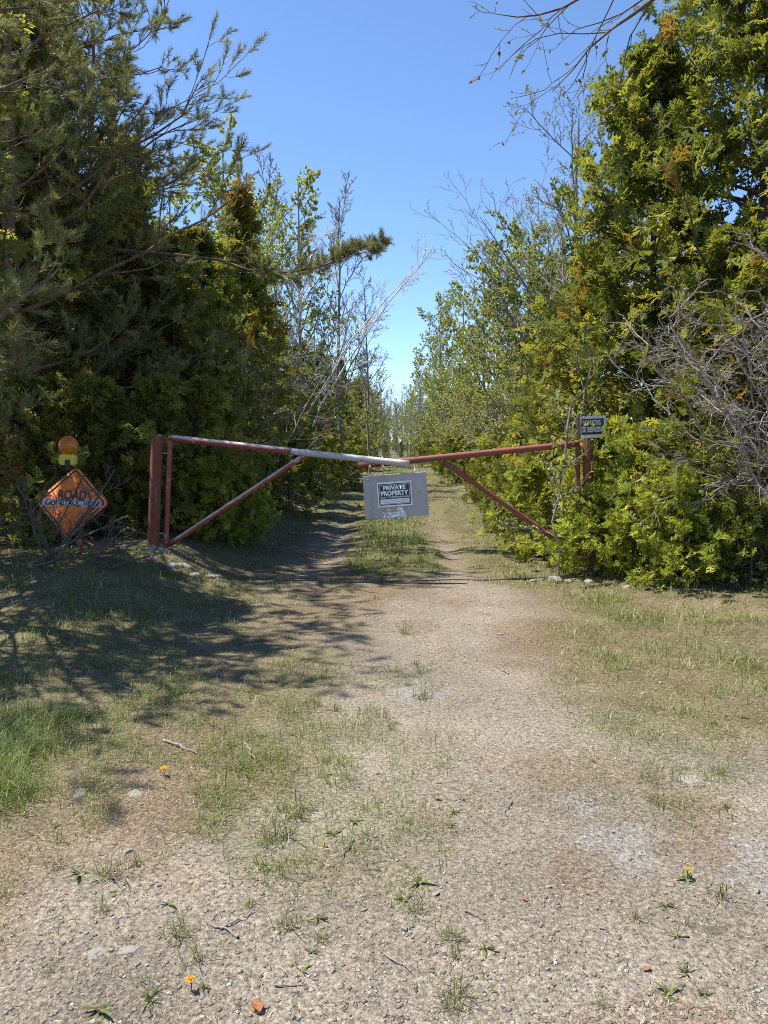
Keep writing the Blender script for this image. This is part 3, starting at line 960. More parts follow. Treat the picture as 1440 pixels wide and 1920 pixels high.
plant(OVER, ob[0], ob[1], 1.0, 0.0, 'overhanging_tree', 'thin budding branch hanging in against the sky at top right')

# woods closing the view
k = 0
rf = np.random.default_rng(4)
for d, xs in ((62, (-3.4, -2.5, 2.4, 3.6)), (74, (-3.4, -2.2, -1.5, 1.6, 2.6, 4.0)), (88, (-4.0, -2.9, -1.9, -1.0, -0.2, 0.6, 1.5, 2.4, 3.6)), (105, (-4.8, -3.6, -2.6, -1.7, -0.9, -0.1, 0.8, 1.7, 2.6, 3.6)), (135, (-9, -7, -5.2, -4, -3, -2.1, -1.3, -0.5, 0.3, 1.1, 2, 3, 4, 5.5, 7, 9))):
    for x in xs:
        x2 = x + float(axis(d)) + 0.3 * rf.normal()
        q = (BARE_B, BARE_B, POP_A, BARE_A)[k % 4] if d > 80 else (BARE_B, POP_A)[k % 2]
        lf_ = q is POP_A
        plant(q, x2, d + 3 * math.sin(k * 5), (0.72 + 0.28 * rf.random()) * (0.85 if d < 70 else 1.0), k * 1.3, 'leafing_tree' if lf_ else 'bare_tree',
              'thin pale leafing tree in the woods at the far lane end' if lf_ else 'thin bare tree in the grey woods at the far end of the lane', 'tree', 'far leafing trees' if lf_ else 'far woods')
        k += 1
for x, d, s_, lab in ((-1.3, 80, 0.34, 'low distant cedar closing the lane, left of its end'), (0.4, 86, 0.30, 'low distant cedar closing the lane, at its middle'), (1.7, 78, 0.36, 'low distant cedar closing the lane, right of its end')):
    plant(CED_D, x + float(axis(d)), d, s_, x, 'cedar_tree', lab, 'tree')
for k_ in range(16):
    plant((CED_D, CED_B)[k_ % 2], -13 + 1.8 * k_ + 2.6, 150 + 4 * math.sin(k_ * 3), 0.5 + 0.2 * rf.random(), k_, 'cedar_tree', 'low dark tree in the last row of woods behind the lane end', 'tree', 'last row of woods')
k = 0
for sgn in (-1, 1):
    for d, off in ((20, 6.5), (27, 5.5), (36, 6.0), (48, 6.0), (64, 5.5), (85, 5), (110, 7)):
        proto = (CED_D, POP_B, CED_B)[k % 3]
        plant(proto, float(axis(d)) + sgn * off, d, 1.0 + 0.1 * (k % 3), k * 0.9, 'cedar_tree' if k % 3 != 1 else 'leafing_tree',
              ('left' if sgn < 0 else 'right') + ' back row ' + ('cedar' if k % 3 != 1 else 'leafing tree') + ' showing through the front trees', 'tree',
              'back row ' + ('left' if sgn < 0 else 'right') + (' cedars' if k % 3 != 1 else ' leafing trees'))
        k += 1

# ------------------------------------------------------------------ mesh helpers for built objects
def bm_mesh(name, bm, mat, smooth=False):
    me = bpy.data.meshes.new(name)
    bmesh.ops.recalc_face_normals(bm, faces=bm.faces)
    bm.to_mesh(me)
    bm.free()
    if mat:
        me.materials.append(mat)
    if smooth:
        for p_ in me.polygons:
            p_.use_smooth = True
    return me


def box_mesh(name, sx_, sy_, sz_, mat, bev=0.003, off=(0, 0, 0)):
    bm = bmesh.new()
    bmesh.ops.create_cube(bm, size=1)
    bmesh.ops.scale(bm, vec=(sx_, sy_, sz_), verts=bm.verts)
    if bev:
        bmesh.ops.bevel(bm, geom=bm.edges[:], offset=bev, segments=2, affect='EDGES')
    bmesh.ops.translate(bm, vec=off, verts=bm.verts)
    return bm_mesh(name, bm, mat)


def pipe_mesh(name, p0, p1, r0, mat, seg=20, wall=0.006, bent=0.0, rings=14, seed=0):
    """hollow steel pipe between two points, slightly bent and dented"""
    r = np.random.default_rng(seed)
    p0, p1 = np.array(p0), np.array(p1)
    t = np.linspace(0, 1, rings)
    ax_ = norm(p1 - p0)
    u = norm(np.cross(ax_, [0, 0, 1.0]))
    v = np.cross(u, ax_)
    c = p0 + (p1 - p0) * t[:, None] + v * (bent * np.sin(np.pi * t))[:, None] + u * (r.normal(size=rings) * 0.0015)[:, None]
    a_ = np.arange(seg) * 2 * np.pi / seg
    def ring(k, rad):
        return c[k] + rad * (np.cos(a_)[:, None] * u + np.sin(a_)[:, None] * v)
    V_ = [ring(k, r0 * (1 + 0.012 * r.normal())) for k in range(rings)]
    V_ += [ring(rings - 1, r0 - wall), ring(rings - 1, r0 - wall) - ax_ * 0.15, ring(0, r0 - wall), ring(0, r0 - wall) + ax_ * 0.15]
    V_ = np.concatenate(V_)
    F_ = []
    j = np.arange(seg)
    jn = (j + 1) % seg
    seq = list(range(rings)) + [rings, rings + 1]
    for a1, b1 in zip(seq[:-1], seq[1:]):
        F_.append(np.stack([a1 * seg + j, a1 * seg + jn, b1 * seg + jn, b1 * seg + j], -1))
    for a1, b1 in ((rings + 3, rings + 2), (rings + 2, 0)):
        F_.append(np.stack([a1 * seg + j, a1 * seg + jn, b1 * seg + jn, b1 * seg + j], -1))
    return mesh_np(name, V_, np.concatenate(F_), None, mat, True)


def empty(name, loc, rot=(0, 0, 0), label=None, cat=None, group=None):
    o = bpy.data.objects.new(name, None)
    COL.objects.link(o)
    o.empty_display_size = 0.2
    o.location = loc
    o.rotation_euler = rot
    return tag(o, label, cat, group)


def text_mesh(name, body, w, h, mat, bold=0.0, wear=0.0):
    """flat lettering w by h, centred, standing in the x-z plane"""
    cu = bpy.data.curves.new(name, 'FONT')
    cu.body = body
    cu.size = 1
    cu.offset = bold
    cu.resolution_u = 3
    o = bpy.data.objects.new(name, cu)
    COL.objects.link(o)
    dg = bpy.context.evaluated_depsgraph_get()
    me = bpy.data.meshes.new_from_object(o.evaluated_get(dg))
    bpy.data.objects.remove(o)
    co = np.empty(len(me.vertices) * 3)
    me.vertices.foreach_get('co', co)
    co = co.reshape(-1, 3)
    lo, hi = co.min(0), co.max(0)
    q = (co - (lo + hi) / 2) / (hi - lo + 1e-9)
    out = np.stack([q[:, 0] * w, np.zeros(len(q)), q[:, 1] * h], -1)
    me.vertices.foreach_set('co', out.ravel())
    me.update()
    me.materials.clear()
    me.materials.append(mat)
    me.name = name
    return me


def panel(name, w, h, mat, off):
    V_ = np.array([(-w / 2, 0, -h / 2), (w / 2, 0, -h / 2), (w / 2, 0, h / 2), (-w / 2, 0, h / 2)]) + np.array(off)
    return mesh_np(name, V_, np.array([[0, 1, 2, 3]]), None, mat)


# paints
def mat_worn_paint(name, paint, paint2, bare, amount, rough=0.6, metal=0.0, scale=9, stretch=None):
    m, n, l, b = new_mat(name)
    n1 = noise_node(n, l, scale, 8, 'Object', stretch, 0.7)
    n2_ = noise_node(n, l, scale * 5, 5, 'Object', stretch, 0.6)
    r1_ = ramp(n, l, n2_.outputs['Fac'], [(0.35, paint), (0.68, paint2)])
    r2_ = ramp(n, l, n1.outputs['Fac'], [(amount - 0.04, (1, 1, 1)), (amount + 0.04, (0, 0, 0))])
    mx = n.new('ShaderNodeMix')
    mx.data_type = 'RGBA'
    l.new(r2_.outputs[0], mx.inputs[0])
    l.new(r1_.outputs[0], mx.inputs[6])
    mx.inputs[7].default_value = (*bare, 1)
    l.new(mx.outputs[2], b.inputs['Base Color'])
    b.inputs['Roughness'].default_value = rough
    b.inputs['Metallic'].default_value = metal
    bump(n, l, n1.outputs['Fac'], b, 0.35, 0.004)
    return m


M['red_paint'] = mat_worn_paint('red_paint', (0.23, 0.035, 0.028), (0.34, 0.085, 0.065), (0.40, 0.25, 0.22), 0.40, 0.5)
M['red_rust'] = mat_worn_paint('red_rust', (0.20, 0.045, 0.03), (0.27, 0.08, 0.05), (0.17, 0.085, 0.055), 0.42, 0.65)
M['red_wood'] = mat_worn_paint('red_wood', (0.17, 0.045, 0.028), (0.25, 0.075, 0.045), (0.20, 0.12, 0.085), 0.42, 0.85, 0, 16, (1, 1, 0.12))
M['grey_pipe'] = mat_worn_paint('grey_pipe', (0.38, 0.37, 0.35), (0.50, 0.49, 0.47), (0.26, 0.20, 0.17), 0.36, 0.55, 0.15)
M['steel'] = mat_noise('steel', [(0.3, (0.30, 0.28, 0.26)), (0.7, (0.52, 0.50, 0.47))], 30, 0.4, 0.9, 0.1)
M['brass'] = mat_noise('brass', [(0.3, (0.55, 0.40, 0.16)), (0.7, (0.72, 0.58, 0.30))], 30, 0.35, 0.9, 0.1)
M['black'] = mat_noise('black', [(0.35, (0.012, 0.012, 0.013)), (0.75, (0.035, 0.035, 0.035))], 25, 0.45, 0, 0)
M['black_border'] = M['black']
M['white'] = mat_noise('white', [(0.3, (0.74, 0.74, 0.73)), (0.7, (0.86, 0.86, 0.85))], 14, 0.5, 0, 0)
M['faded_white'] = mat_noise('faded_white', [(0.35, (0.45, 0.48, 0.46)), (0.65, (0.72, 0.75, 0.73))], 30, 0.6, 0, 0)
M['board'] = mat_noise('board', [(0.3, (0.16, 0.10, 0.05)), (0.7, (0.32, 0.22, 0.12))], 10, 0.85, 0, 0.3, 0.004, (6, 6, 1))
M['orange'] = mat_worn_paint('orange', (0.90, 0.17, 0.02), (0.95, 0.27, 0.05), (0.22, 0.12, 0.08), 0.43, 0.6, 0, 10)
M['sign_grey'] = mat_worn_paint('sign_grey', (0.45, 0.46, 0.45), (0.66, 0.67, 0.65), (0.06, 0.055, 0.05), 0.44, 0.6, 0, 14)
M['sign_dark'] = mat_worn_paint('sign_dark', (0.03, 0.03, 0.03), (0.06, 0.06, 0.065), (0.45, 0.12, 0.05), 0.42, 0.6, 0, 20)
M['yellow'] = mat_worn_paint('yellow', (0.62, 0.50, 0.05), (0.75, 0.63, 0.09), (0.30, 0.26, 0.08), 0.34, 0.5, 0, 12)
m, n, l, b = new_mat('amber_lens')
nz_ = noise_node(n, l, 40, 3)
rr_ = ramp(n, l, nz_.outputs['Fac'], [(0.3, (0.45, 0.12, 0.008)), (0.7, (0.75, 0.28, 0.02))])
l.new(rr_.outputs[0], b.inputs['Base Color'])
b.inputs['Roughness'].default_value = 0.25
b.inputs['Transmission Weight'].default_value = 0.25
M['amber'] = m
m, n, l, b = new_mat('sheet_metal')
nz_ = noise_node(n, l, 6, 6, 'Object', (1, 1, 0.35), 0.6)
rr_ = ramp(n, l, nz_.outputs['Fac'], [(0.30, (0.27, 0.22, 0.18)), (0.45, (0.36, 0.335, 0.30)), (0.75, (0.42, 0.395, 0.36))])
l.new(rr_.outputs[0], b.inputs['Base Color'])
b.inputs['Metallic'].default_value = 0.2
b.inputs['Roughness'].default_value = 0.5
M['sheet'] = m
m, n, l, b = new_mat('bare_foil')
b.inputs['Base Color'].default_value = (0.66, 0.66, 0.66, 1)
b.inputs['Metallic'].default_value = 0.8
nz_ = noise_node(n, l, 30, 3)
rr_ = ramp(n, l, nz_.outputs['Fac'], [(0.3, (0.30,) * 3), (0.7, (0.5,) * 3)])
l.new(rr_.outputs[0], b.inputs['Roughness'])
M['foil'] = m

# upper side of the left gate bar: chalky fading plus painted-in sun highlight
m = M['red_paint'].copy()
m.name = 'red_paint_chalk_highlight'
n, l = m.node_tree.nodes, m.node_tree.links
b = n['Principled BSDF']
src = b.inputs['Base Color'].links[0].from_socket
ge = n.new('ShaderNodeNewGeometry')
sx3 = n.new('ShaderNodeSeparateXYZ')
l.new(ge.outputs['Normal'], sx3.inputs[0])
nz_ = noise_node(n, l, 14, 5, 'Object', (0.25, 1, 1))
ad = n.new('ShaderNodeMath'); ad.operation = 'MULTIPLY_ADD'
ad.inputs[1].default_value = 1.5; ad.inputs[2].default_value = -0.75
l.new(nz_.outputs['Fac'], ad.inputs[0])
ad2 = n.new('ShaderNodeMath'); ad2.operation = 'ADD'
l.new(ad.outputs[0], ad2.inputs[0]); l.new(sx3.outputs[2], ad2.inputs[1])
rr_ = ramp(n, l, ad2.outputs[0], [(0.0, (0, 0, 0)), (0.42, (0.9, 0.9, 0.9))])  # upward-facing normals take the painted highlight and chalky fade
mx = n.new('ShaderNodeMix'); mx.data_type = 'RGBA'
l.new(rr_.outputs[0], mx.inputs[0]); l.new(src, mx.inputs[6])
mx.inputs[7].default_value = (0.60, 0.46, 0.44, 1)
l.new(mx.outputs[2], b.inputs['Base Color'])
M['chalk_highlight'] = m

# ------------------------------------------------------------------ gate posts
def wood_post(name, p_bot, p_top, rad, mat, label, seed, seg=18, square=False):
    r = np.random.default_rng(seed)
    p_bot, p_top = Vector(p_bot), Vector(p_top)
    root = empty(name, p_bot, (0, 0, 0), label, 'post')
    K = 16
    a_ = np.arange(seg) * 2 * np.pi / seg
    V_, F_ = [], []
    chk = 1 + 0.05 * r.normal(size=seg)
    for k in range(K):
        t = k / (K - 1)
        c = (p_top - p_bot) * t
        rr = rad * (1.06 - 0.08 * t) * (chk + 0.012 * r.normal(size=seg))
        if square:
            q = 1 / np.maximum(np.abs(np.cos(a_ + 0.6)), np.abs(np.sin(a_ + 0.6)))
            rr = rr * q * 0.86
        V_.append(np.stack([c.x + rr * np.cos(a_), c.y + rr * np.sin(a_), np.full(seg, c.z) + (0.01 * r.normal(size=seg) if k == K - 1 else 0)], -1))
    j = np.arange(seg)
    jn = (j + 1) % seg
    for k in range(K - 1):
        F_.append(np.stack([k * seg + j, k * seg + jn, (k + 1) * seg + jn, (k + 1) * seg + j], -1))
    link('shaft', mesh_np('post_shaft', np.concatenate(V_), np.concatenate(F_), None, mat), root)
    top = np.concatenate([V_[-1], [V_[-1].mean(0) + np.array([0, 0, 0.006])]])
    link('end_grain', mesh_np('end_grain', top, np.stack([j, jn, np.full(seg, seg)], -1), None, M['board']), root)
    return root


DG = 9.15
lp_top, lp_bot = P(295, 816, DG), P(287, 1040, DG)
wood_post('gate_post', lp_bot, lp_top, 0.063, M['red_wood'], 'round wooden gate post in peeling red paint at the left gate hinge', 3)
rp_top, rp_bot = P(1102, 824, DG), P(1103, 1062, DG)
wood_post('gate_post', rp_bot, rp_top, 0.064, M['red_wood'], 'red wooden gate post half hidden in young cedar on the right', 4, 16, True)

# ------------------------------------------------------------------ gate leaves
g = empty('gate_leaf', P(312, 1028, DG), (0, 0, 0), 'left swing gate leaf of red and bare grey pipe', 'gate')
o0 = Vector(g.location)
A, Bm, Ct = P(318, 821, DG) - o0, P(545, 846.2, 8.98) - o0, P(768, 870, 8.76) - o0
link('top_rail', pipe_mesh('top_rail', A, Bm, 0.040, M['chalk_highlight'], seed=1), g, label='red painted half of the top rail')
link('rail_extension', pipe_mesh('rail_extension', Bm - (Ct - Bm) * 0.02, Ct, 0.0385, M['grey_pipe'], seed=2), g, label='bare grey half of the top rail with an open end')
link('upright', pipe_mesh('upright', P(319, 815, DG) - o0, P(311, 1030, DG) - o0, 0.031, M['red_paint'], seed=3), g)
link('brace', pipe_mesh('brace', P(316, 1022, DG) - o0, P(574, 852, 8.97) - o0, 0.031, M['chalk_highlight'], seed=4), g)
def weld(c, ax_, rad):
    o = torus('weld', rad, 0.007, M['red_rust'], 20, 6)
    w = link('weld_bead', o, g, loc=c)
    w.rotation_euler = Vector(ax_).to_track_quat('X', 'Z').to_euler()


def torus(name, R0, r0, mat, n1=24, n2_=8, sx_=1.0, sz_=1.0):
    a_, b_ = np.meshgrid(np.arange(n1) * 2 * np.pi / n1, np.arange(n2_) * 2 * np.pi / n2_, indexing='ij')
    V_ = np.stack([r0 * np.sin(b_), (R0 + r0 * np.cos(b_)) * np.cos(a_) * sx_, (R0 + r0 * np.cos(b_)) * np.sin(a_) * sz_], -1).reshape(-1, 3)
    i = np.arange(n1 * n2_).reshape(n1, n2_)
    q = np.stack([i, np.roll(i, -1, 1), np.roll(np.roll(i, -1, 0), -1, 1), np.roll(i, -1, 0)], -1).reshape(-1, 4)
    return mesh_np(name, V_, q, None, mat, True)


weld(Bm, Ct - Bm, 0.0395)
weld(A + (Bm - A) * 0.014, Bm - A, 0.040)
weld(P(566, 857, 8.975) - o0, (P(574, 852, 8.97) - P(316, 1022, DG)), 0.031)
for py in (850, 1000):
    c0 = P(316, py, DG) - o0
    c1 = P(293, py, DG) - o0
    link('hinge', pipe_mesh('hinge', c0, c1, 0.012, M['steel'], 10, 0.004), g)
g2 = empty('gate_leaf', P(1085, 1040, DG), (0, 0, 0), 'right swing gate leaf of rusty red pipe behind the young cedars', 'gate')
o1 = Vector(g2.location)
link('top_rail', pipe_mesh('top_rail', P(1084, 832, DG) - o1, P(672, 873.5, 8.98) - o1, 0.038, M['red_rust'], seed=5), g2)
link('upright', pipe_mesh('upright', P(1082, 826, DG) - o1, P(1085, 1040, DG) - o1, 0.031, M['red_rust'], seed=6), g2)
link('brace', pipe_mesh('brace', P(832, 866, 9.04) - o1, P(1076, 1036, DG) - o1, 0.031, M['red_rust'], seed=7), g2)
link('stub_pipe', pipe_mesh('stub_pipe', P(676, 866.5, 8.99) - o1, P(735, 867.5, 8.99) - o1, 0.017, M['red_rust'], seed=8), g2)


for px, lab in ((691, 'wire loop with padlock tying the gate rails, nearer the left'), (715, 'wire loop with padlock tying the gate rails, nearer the plate')):
    lc = P(px, 866, 8.91)
    t = empty('gate_lock', lc, (0, 0, 0.15), lab, 'lock')
    link('loop', torus('loop', 0.085, 0.0055, M['steel'], sx_=1.25, sz_=0.85), t)
    link('padlock', box_mesh('padlock', 0.028, 0.022, 0.034, M['brass'], 0.004, (0, -0.105, -0.045)), t)

# ------------------------------------------------------------------ sheet metal plate with the private property sign
pc = P(742, 929.5, 8.72)
pw, ph = 0.722, 0.497
t = empty('hanging_plate', pc, (R(-3), R(-4.3), R(-3)), 'dull sheet metal plate hanging tilted from the gate rails', 'plate')
nxp, nzp = 101, 71
ux, uz = np.meshgrid(np.linspace(-pw / 2, pw / 2, nxp), np.linspace(-ph / 2, ph / 2, nzp), indexing='xy')
dent = np.exp(-((ux + 0.03) / 0.16) ** 4) * sstep(-0.10, -0.16, uz)
crum = (vnoise(ux, uz, 30, 2) - 0.5) * 0.035 + (vnoise(ux, uz, 70, 3) - 0.5) * 0.012
yy = dent * crum + 0.006 * np.sin(ux * 5) + 0.004 * (vnoise(ux, uz, 5, 1) - 0.5)
V1 = np.stack([ux, yy, uz], -1).reshape(-1, 3)
V2 = V1 + np.array([0, 0.003, 0])
i = np.arange(nxp * nzp).reshape(nzp, nxp)
q = np.stack([i[:-1, :-1], i[:-1, 1:], i[1:, 1:], i[1:, :-1]], -1).reshape(-1, 4)
nv = nxp * nzp
edge = np.concatenate([i[0, :], i[1:, -1], i[-1, -2::-1], i[-2:0:-1, 0]])
en = np.roll(edge, -1)
qe = np.stack([edge, edge + nv, en + nv, en], -1)
sheet = mesh_np('sheet', np.concatenate([V1, V2]), np.concatenate([q, q[:, ::-1] + nv, qe]), None, M['sheet'], True)
sheet.materials.append(M['foil'])
fc = V1[q].mean(1)
isf = ((np.abs(fc[:, 0] + 0.03 + 0.10 * (vnoise(fc[:, 0], fc[:, 2], 22, 5) - 0.5)) < 0.12) & (fc[:, 2] < -0.155 + 0.09 * (vnoise(fc[:, 0], fc[:, 2], 26, 4) - 0.5) - 0.6 * np.abs(fc[:, 0] + 0.03) ** 1.5)).astype(np.int32)
mi = np.zeros(len(sheet.polygons), np.int32)
mi[:len(isf)] = isf
sheet.polygons.foreach_set('material_index', mi)
link('sheet', sheet, t)
for sx_, z1 in ((-0.22, 0.13), (0.24, 0.075)):
    link('hanging_wire', pipe_mesh('hanging_wire', (sx_, 0.0, ph / 2 - 0.02), (sx_ - 0.01, 0.12, ph / 2 + z1), 0.0022, M['steel'], 6, 0.001), t)
for bx, bz in ((0.265, 0.02), (-0.30, 0.2)):
    bm = bmesh.new()
    bmesh.ops.create_uvsphere(bm, u_segments=10, v_segments=6, radius=0.009)
    bmesh.ops.translate(bm, vec=(bx, -0.004, bz), verts=bm.verts)
    link('bolt', bm_mesh('bolt', bm, M['steel'], True), t)

sg = empty('private_property_sign', pc + Vector((-0.012, -0.016, 0.02)), (R(-3), R(-4.3), R(-3)), 'small black and white PRIVATE PROPERTY sign on the metal plate', 'sign')
SWd, SHt = 0.392, 0.278
link('white_board', box_mesh('white_board', SWd, 0.003, SHt, M['white'], 0.001), sg)
link('black_field', panel('black_field', SWd - 0.030, SHt - 0.034, M['black'], (0, -0.0030, 0)), sg)
link('inner_line', panel('inner_line', SWd - 0.050, SHt - 0.054, M['white'], (0, -0.0042, 0)), sg)
link('black_panel', panel('black_panel', SWd - 0.058, SHt - 0.062, M['black'], (0, -0.0054, 0)), sg)
for body, w, h, z, bo in (('PRIVATE', 0.255, 0.050, 0.075, 0.05), ('PROPERTY', 0.315, 0.055, 0.013, 0.05), ('NO TRESPASSING', 0.315, 0.018, -0.033, 0.02)):
    link('lettering', text_mesh('lettering', body, w, h, M['white'], bo), sg, loc=(0, -0.0068, z))
link('name_strip', panel('name_strip', 0.322, 0.050, M['white'], (0, -0.0066, -0.078)), sg)
for z in (-0.070, -0.088):
    link('rule_line', panel('rule_line', 0.29, 0.0025, M['black'], (0, -0.0078, z)), sg)

# ------------------------------------------------------------------ no hunting sign on the right post
nc = P(1108, 801, DG - 0.12)
t = empty('no_hunting_sign', nc, (0, R(-2.5), R(4)), 'faded NO HUNTING OR TRESPASSING sign nailed above the right gate post', 'sign')
link('backing_board', box_mesh('backing_board', 0.345, 0.018, 0.25, M['board'], 0.004, (0, 0.012, 0)), t)
nx2, nz2 = 25, 17
ux, uz = np.meshgrid(np.linspace(-0.125, 0.175, nx2), np.linspace(-0.125, 0.128, nz2), indexing='xy')


def curl(x, z):
    return -0.004 - 0.018 * sstep(-0.06, -0.125, z) * sstep(0.1, -0.12, x) - 0.010 * sstep(0.12, 0.175, x) - 0.004 * (vnoise(x, z, 14, 2) - 0.5)


def curled_panel(name, x0, x1, z0, z1, mat, dy, nn_=15):
    ux_, uz_ = np.meshgrid(np.linspace(x0, x1, nn_), np.linspace(z0, z1, nn_), indexing='xy')
    V_ = np.stack([ux_, curl(ux_, uz_) + dy, uz_], -1).reshape(-1, 3)
    i_ = np.arange(nn_ * nn_).reshape(nn_, nn_)
    q_ = np.stack([i_[:-1, :-1], i_[:-1, 1:], i_[1:, 1:], i_[1:, :-1]], -1).reshape(-1, 4)
    return mesh_np(name, V_, q_, None, mat, True)


link('sign_sheet', curled_panel('sign_sheet', -0.125, 0.175, -0.125, 0.128, M['faded_white'], 0), t)
link('black_field', curled_panel('black_field', -0.115, 0.150, -0.085, 0.098, M['black'], -0.0015), t)
for body, w, h, x, z in (('NO HUNTING', 0.205, 0.062, 0.012, 0.052), ('OR TRESPASSING', 0.255, 0.066, 0.016, -0.026)):
    me = text_mesh('lettering', body, w, h, M['faded_white'], 0.045)
    co = np.empty(len(me.vertices) * 3)
    me.vertices.foreach_get('co', co)
    co = co.reshape(-1, 3)
    co[:, 0] += x
    co[:, 2] += z
    co[:, 1] = curl(co[:, 0], co[:, 2]) - 0.0035
    me.vertices.foreach_set('co', co.ravel())
    me.update()
    link('lettering', me, t)
link('sign_stem', box_mesh('sign_stem', 0.05, 0.02, 0.24, M['board'], 0.003, (-0.02, 0.035, -0.10)), t)

# ------------------------------------------------------------------ orange diamond sign with a beacon
DS = 8.55
sc_ = P(135, 942, DS)
base_z = hz(sc_.x, DS + 0.25)
t = empty('diamond_sign', sc_, (R(-17), R(1.5), R(-3)), 'weathered orange diamond road work sign leaning among dark branches', 'sign')
hd = 0.415
m0 = 0.055


def rounded_diamond(hd_, rad, n_=6):
    pts = []
    c = hd_ - rad * math.sqrt(2)
    for k_, (dx, dz) in enumerate(((1, 0), (0, 1), (-1, 0), (0, -1))):
        base_a = k_ * math.pi / 2
        for j_ in range(n_ + 1):
            a_ = base_a - math.pi / 4 + math.pi / 2 * j_ / n_
            pts.append((dx * c + rad * math.cos(a_), dz * c + rad * math.sin(a_)))
    return np.array(pts)


def diamond_plate(name, hd_, rad, y0, y1, mat):
    p2 = rounded_diamond(hd_, rad)
    n_ = len(p2)
    V_ = np.concatenate([np.stack([p2[:, 0], np.full(n_, y0), p2[:, 1]], -1), np.stack([p2[:, 0], np.full(n_, y1), p2[:, 1]], -1)])
    j = np.arange(n_)
    jn = (j + 1) % n_
    return mesh_np(name, V_, [j[None, :].copy(), (j[::-1] + n_)[None, :].copy(), np.stack([j, j + n_, jn + n_, jn], -1)], None, mat)


link('panel', diamond_plate('panel', hd, 0.05, -0.001, 0.002, M['orange']), t)
p2 = rounded_diamond(hd - 0.030, 0.045)
p3 = rounded_diamond(hd - 0.050, 0.040)
n_ = len(p2)
V_ = np.concatenate([np.stack([p2[:, 0], np.full(n_, -0.0025), p2[:, 1]], -1), np.stack([p3[:, 0], np.full(n_, -0.0025), p3[:, 1]], -1)])
j = np.arange(n_)
jn = (j + 1) % n_
link('border', mesh_np('border', V_, np.stack([j, jn, jn + n_, j + n_], -1), None, M['black']), t)
pr = rounded_diamond(hd + 0.012, 0.055)
prl = np.concatenate([pr, pr[:1]])
Pl = np.stack([prl[:, 0], np.full(len(prl), 0.008), prl[:, 1]], -1)[None]
link('frame', mesh_np('frame', *tubes(Pl, np.full((1, len(prl)), 0.008), 8), None, M['black'], True), t)
link('lettering', text_mesh('lettering', 'ROAD', 0.33, 0.115, M['sign_dark'], 0.03), t, loc=(-0.005, -0.004, 0.085))
bandp = np.array([(-0.385, 0.03), (0.385, 0.03), (0.385, -0.045), (-0.345, -0.075), (0.1, -0.06), (0.36, -0.05)])
bw = np.array([(-0.34, -0.004, 0.036), (-0.34, -0.004, -0.045), (0.34, -0.004, -0.045), (0.34, -0.004, 0.036)])
link('patch_band', mesh_np('patch_band', bw, np.array([[0, 1, 2, 3]]), None, M['sign_grey']), t, label='peeling grey strip pasted across the diamond')
link('lettering', text_mesh('lettering', 'CONSTRUCTION', 0.60, 0.070, M['sign_dark'], 0.02), t, loc=(0.0, -0.0055, -0.004))
for x0, z0, x1, z1 in ((0.10, 0.31, -0.10, -0.22), (0.02, -0.36, 0.32, 0.02)):
    link('strut', pipe_mesh('strut', (x0, -0.010, z0), (x1, -0.010, z1), 0.005, M['black'], 8, 0.002), t)
stem = empty('sign_stand', (sc_.x + 0.03, DS + 0.12, base_z), (0, 0, R(10)), 'rusty red folding stand below the diamond sign', 'stand')
link('mast', pipe_mesh('mast', (0, 0, 0.02), (-0.01, -0.0, sc_.z - base_z - 0.2), 0.018, M['red_rust'], 12, 0.004), stem)
link('bracket', box_mesh('bracket', 0.075, 0.05, 0.09, M['red_paint'], 0.006, (0, -0.03, sc_.z - base_z - 0.44)), stem)
for sx_, sy_ in ((1, 1), (1, -1), (-1, 1), (-1, -1)):
    link('leg', pipe_mesh('leg', (0, 0, 0.16), (0.36 * sx_, 0.24 * sy_, 0.0), 0.011, M['red_rust'], 10, 0.003), stem)

bc = P(124, 835, DS + 0.04)
t = empty('warning_beacon', P(128, 862, DS + 0.04), (0, R(2), R(8)), 'amber warning light with yellow battery box on top of the diamond sign', 'beacon')
bm = bmesh.new()
prof = [(0.0, -0.040), (0.05, -0.037), (0.085, -0.025), (0.099, -0.008), (0.101, 0.008), (0.085, 0.025), (0.05, 0.037), (0.0, 0.040)]
rings = []
for rad, yv in prof:
    rings.append([bm.verts.new((rad * math.cos(a_), yv, 0.155 + rad * math.sin(a_))) for a_ in np.arange(24) * 2 * np.pi / 24] if rad else [bm.verts.new((0, yv, 0.155))])
for ra, rb in zip(rings[:-1], rings[1:]):
    for k_ in range(24):
        k2 = (k_ + 1) % 24
        if len(ra) == 1:
            bm.faces.new((ra[0], rb[k_], rb[k2]))
        elif len(rb) == 1:
            bm.faces.new((ra[k_], rb[0], ra[k2]))
        else:
            bm.faces.new((ra[k_], rb[k_], rb[k2], ra[k2]))
ln = link('lens', bm_mesh('lens', bm, M['amber'], True), t)
rim = torus('rim', 0.102, 0.006, M['orange'])
ro = link('rim', rim, ln, loc=(0, 0, 0.155), rot=(0, 0, math.pi / 2))
link('battery_box', box_mesh('battery_box', 0.185, 0.10, 0.118, M['yellow'], 0.014, (0.0, 0.0, 0.0)), t)
link('lid_band', box_mesh('lid_band', 0.190, 0.105, 0.012, M['yellow'], 0.004, (0.0, 0.0, -0.035)), t)
link('clamp', box_mesh('clamp', 0.05, 0.02, 0.075, M['black'], 0.004, (0.005, -0.058, -0.035)), t)
link('neck', box_mesh('neck', 0.05, 0.04, 0.06, M['black'], 0.004, (0.005, 0.0, -0.085)), t)

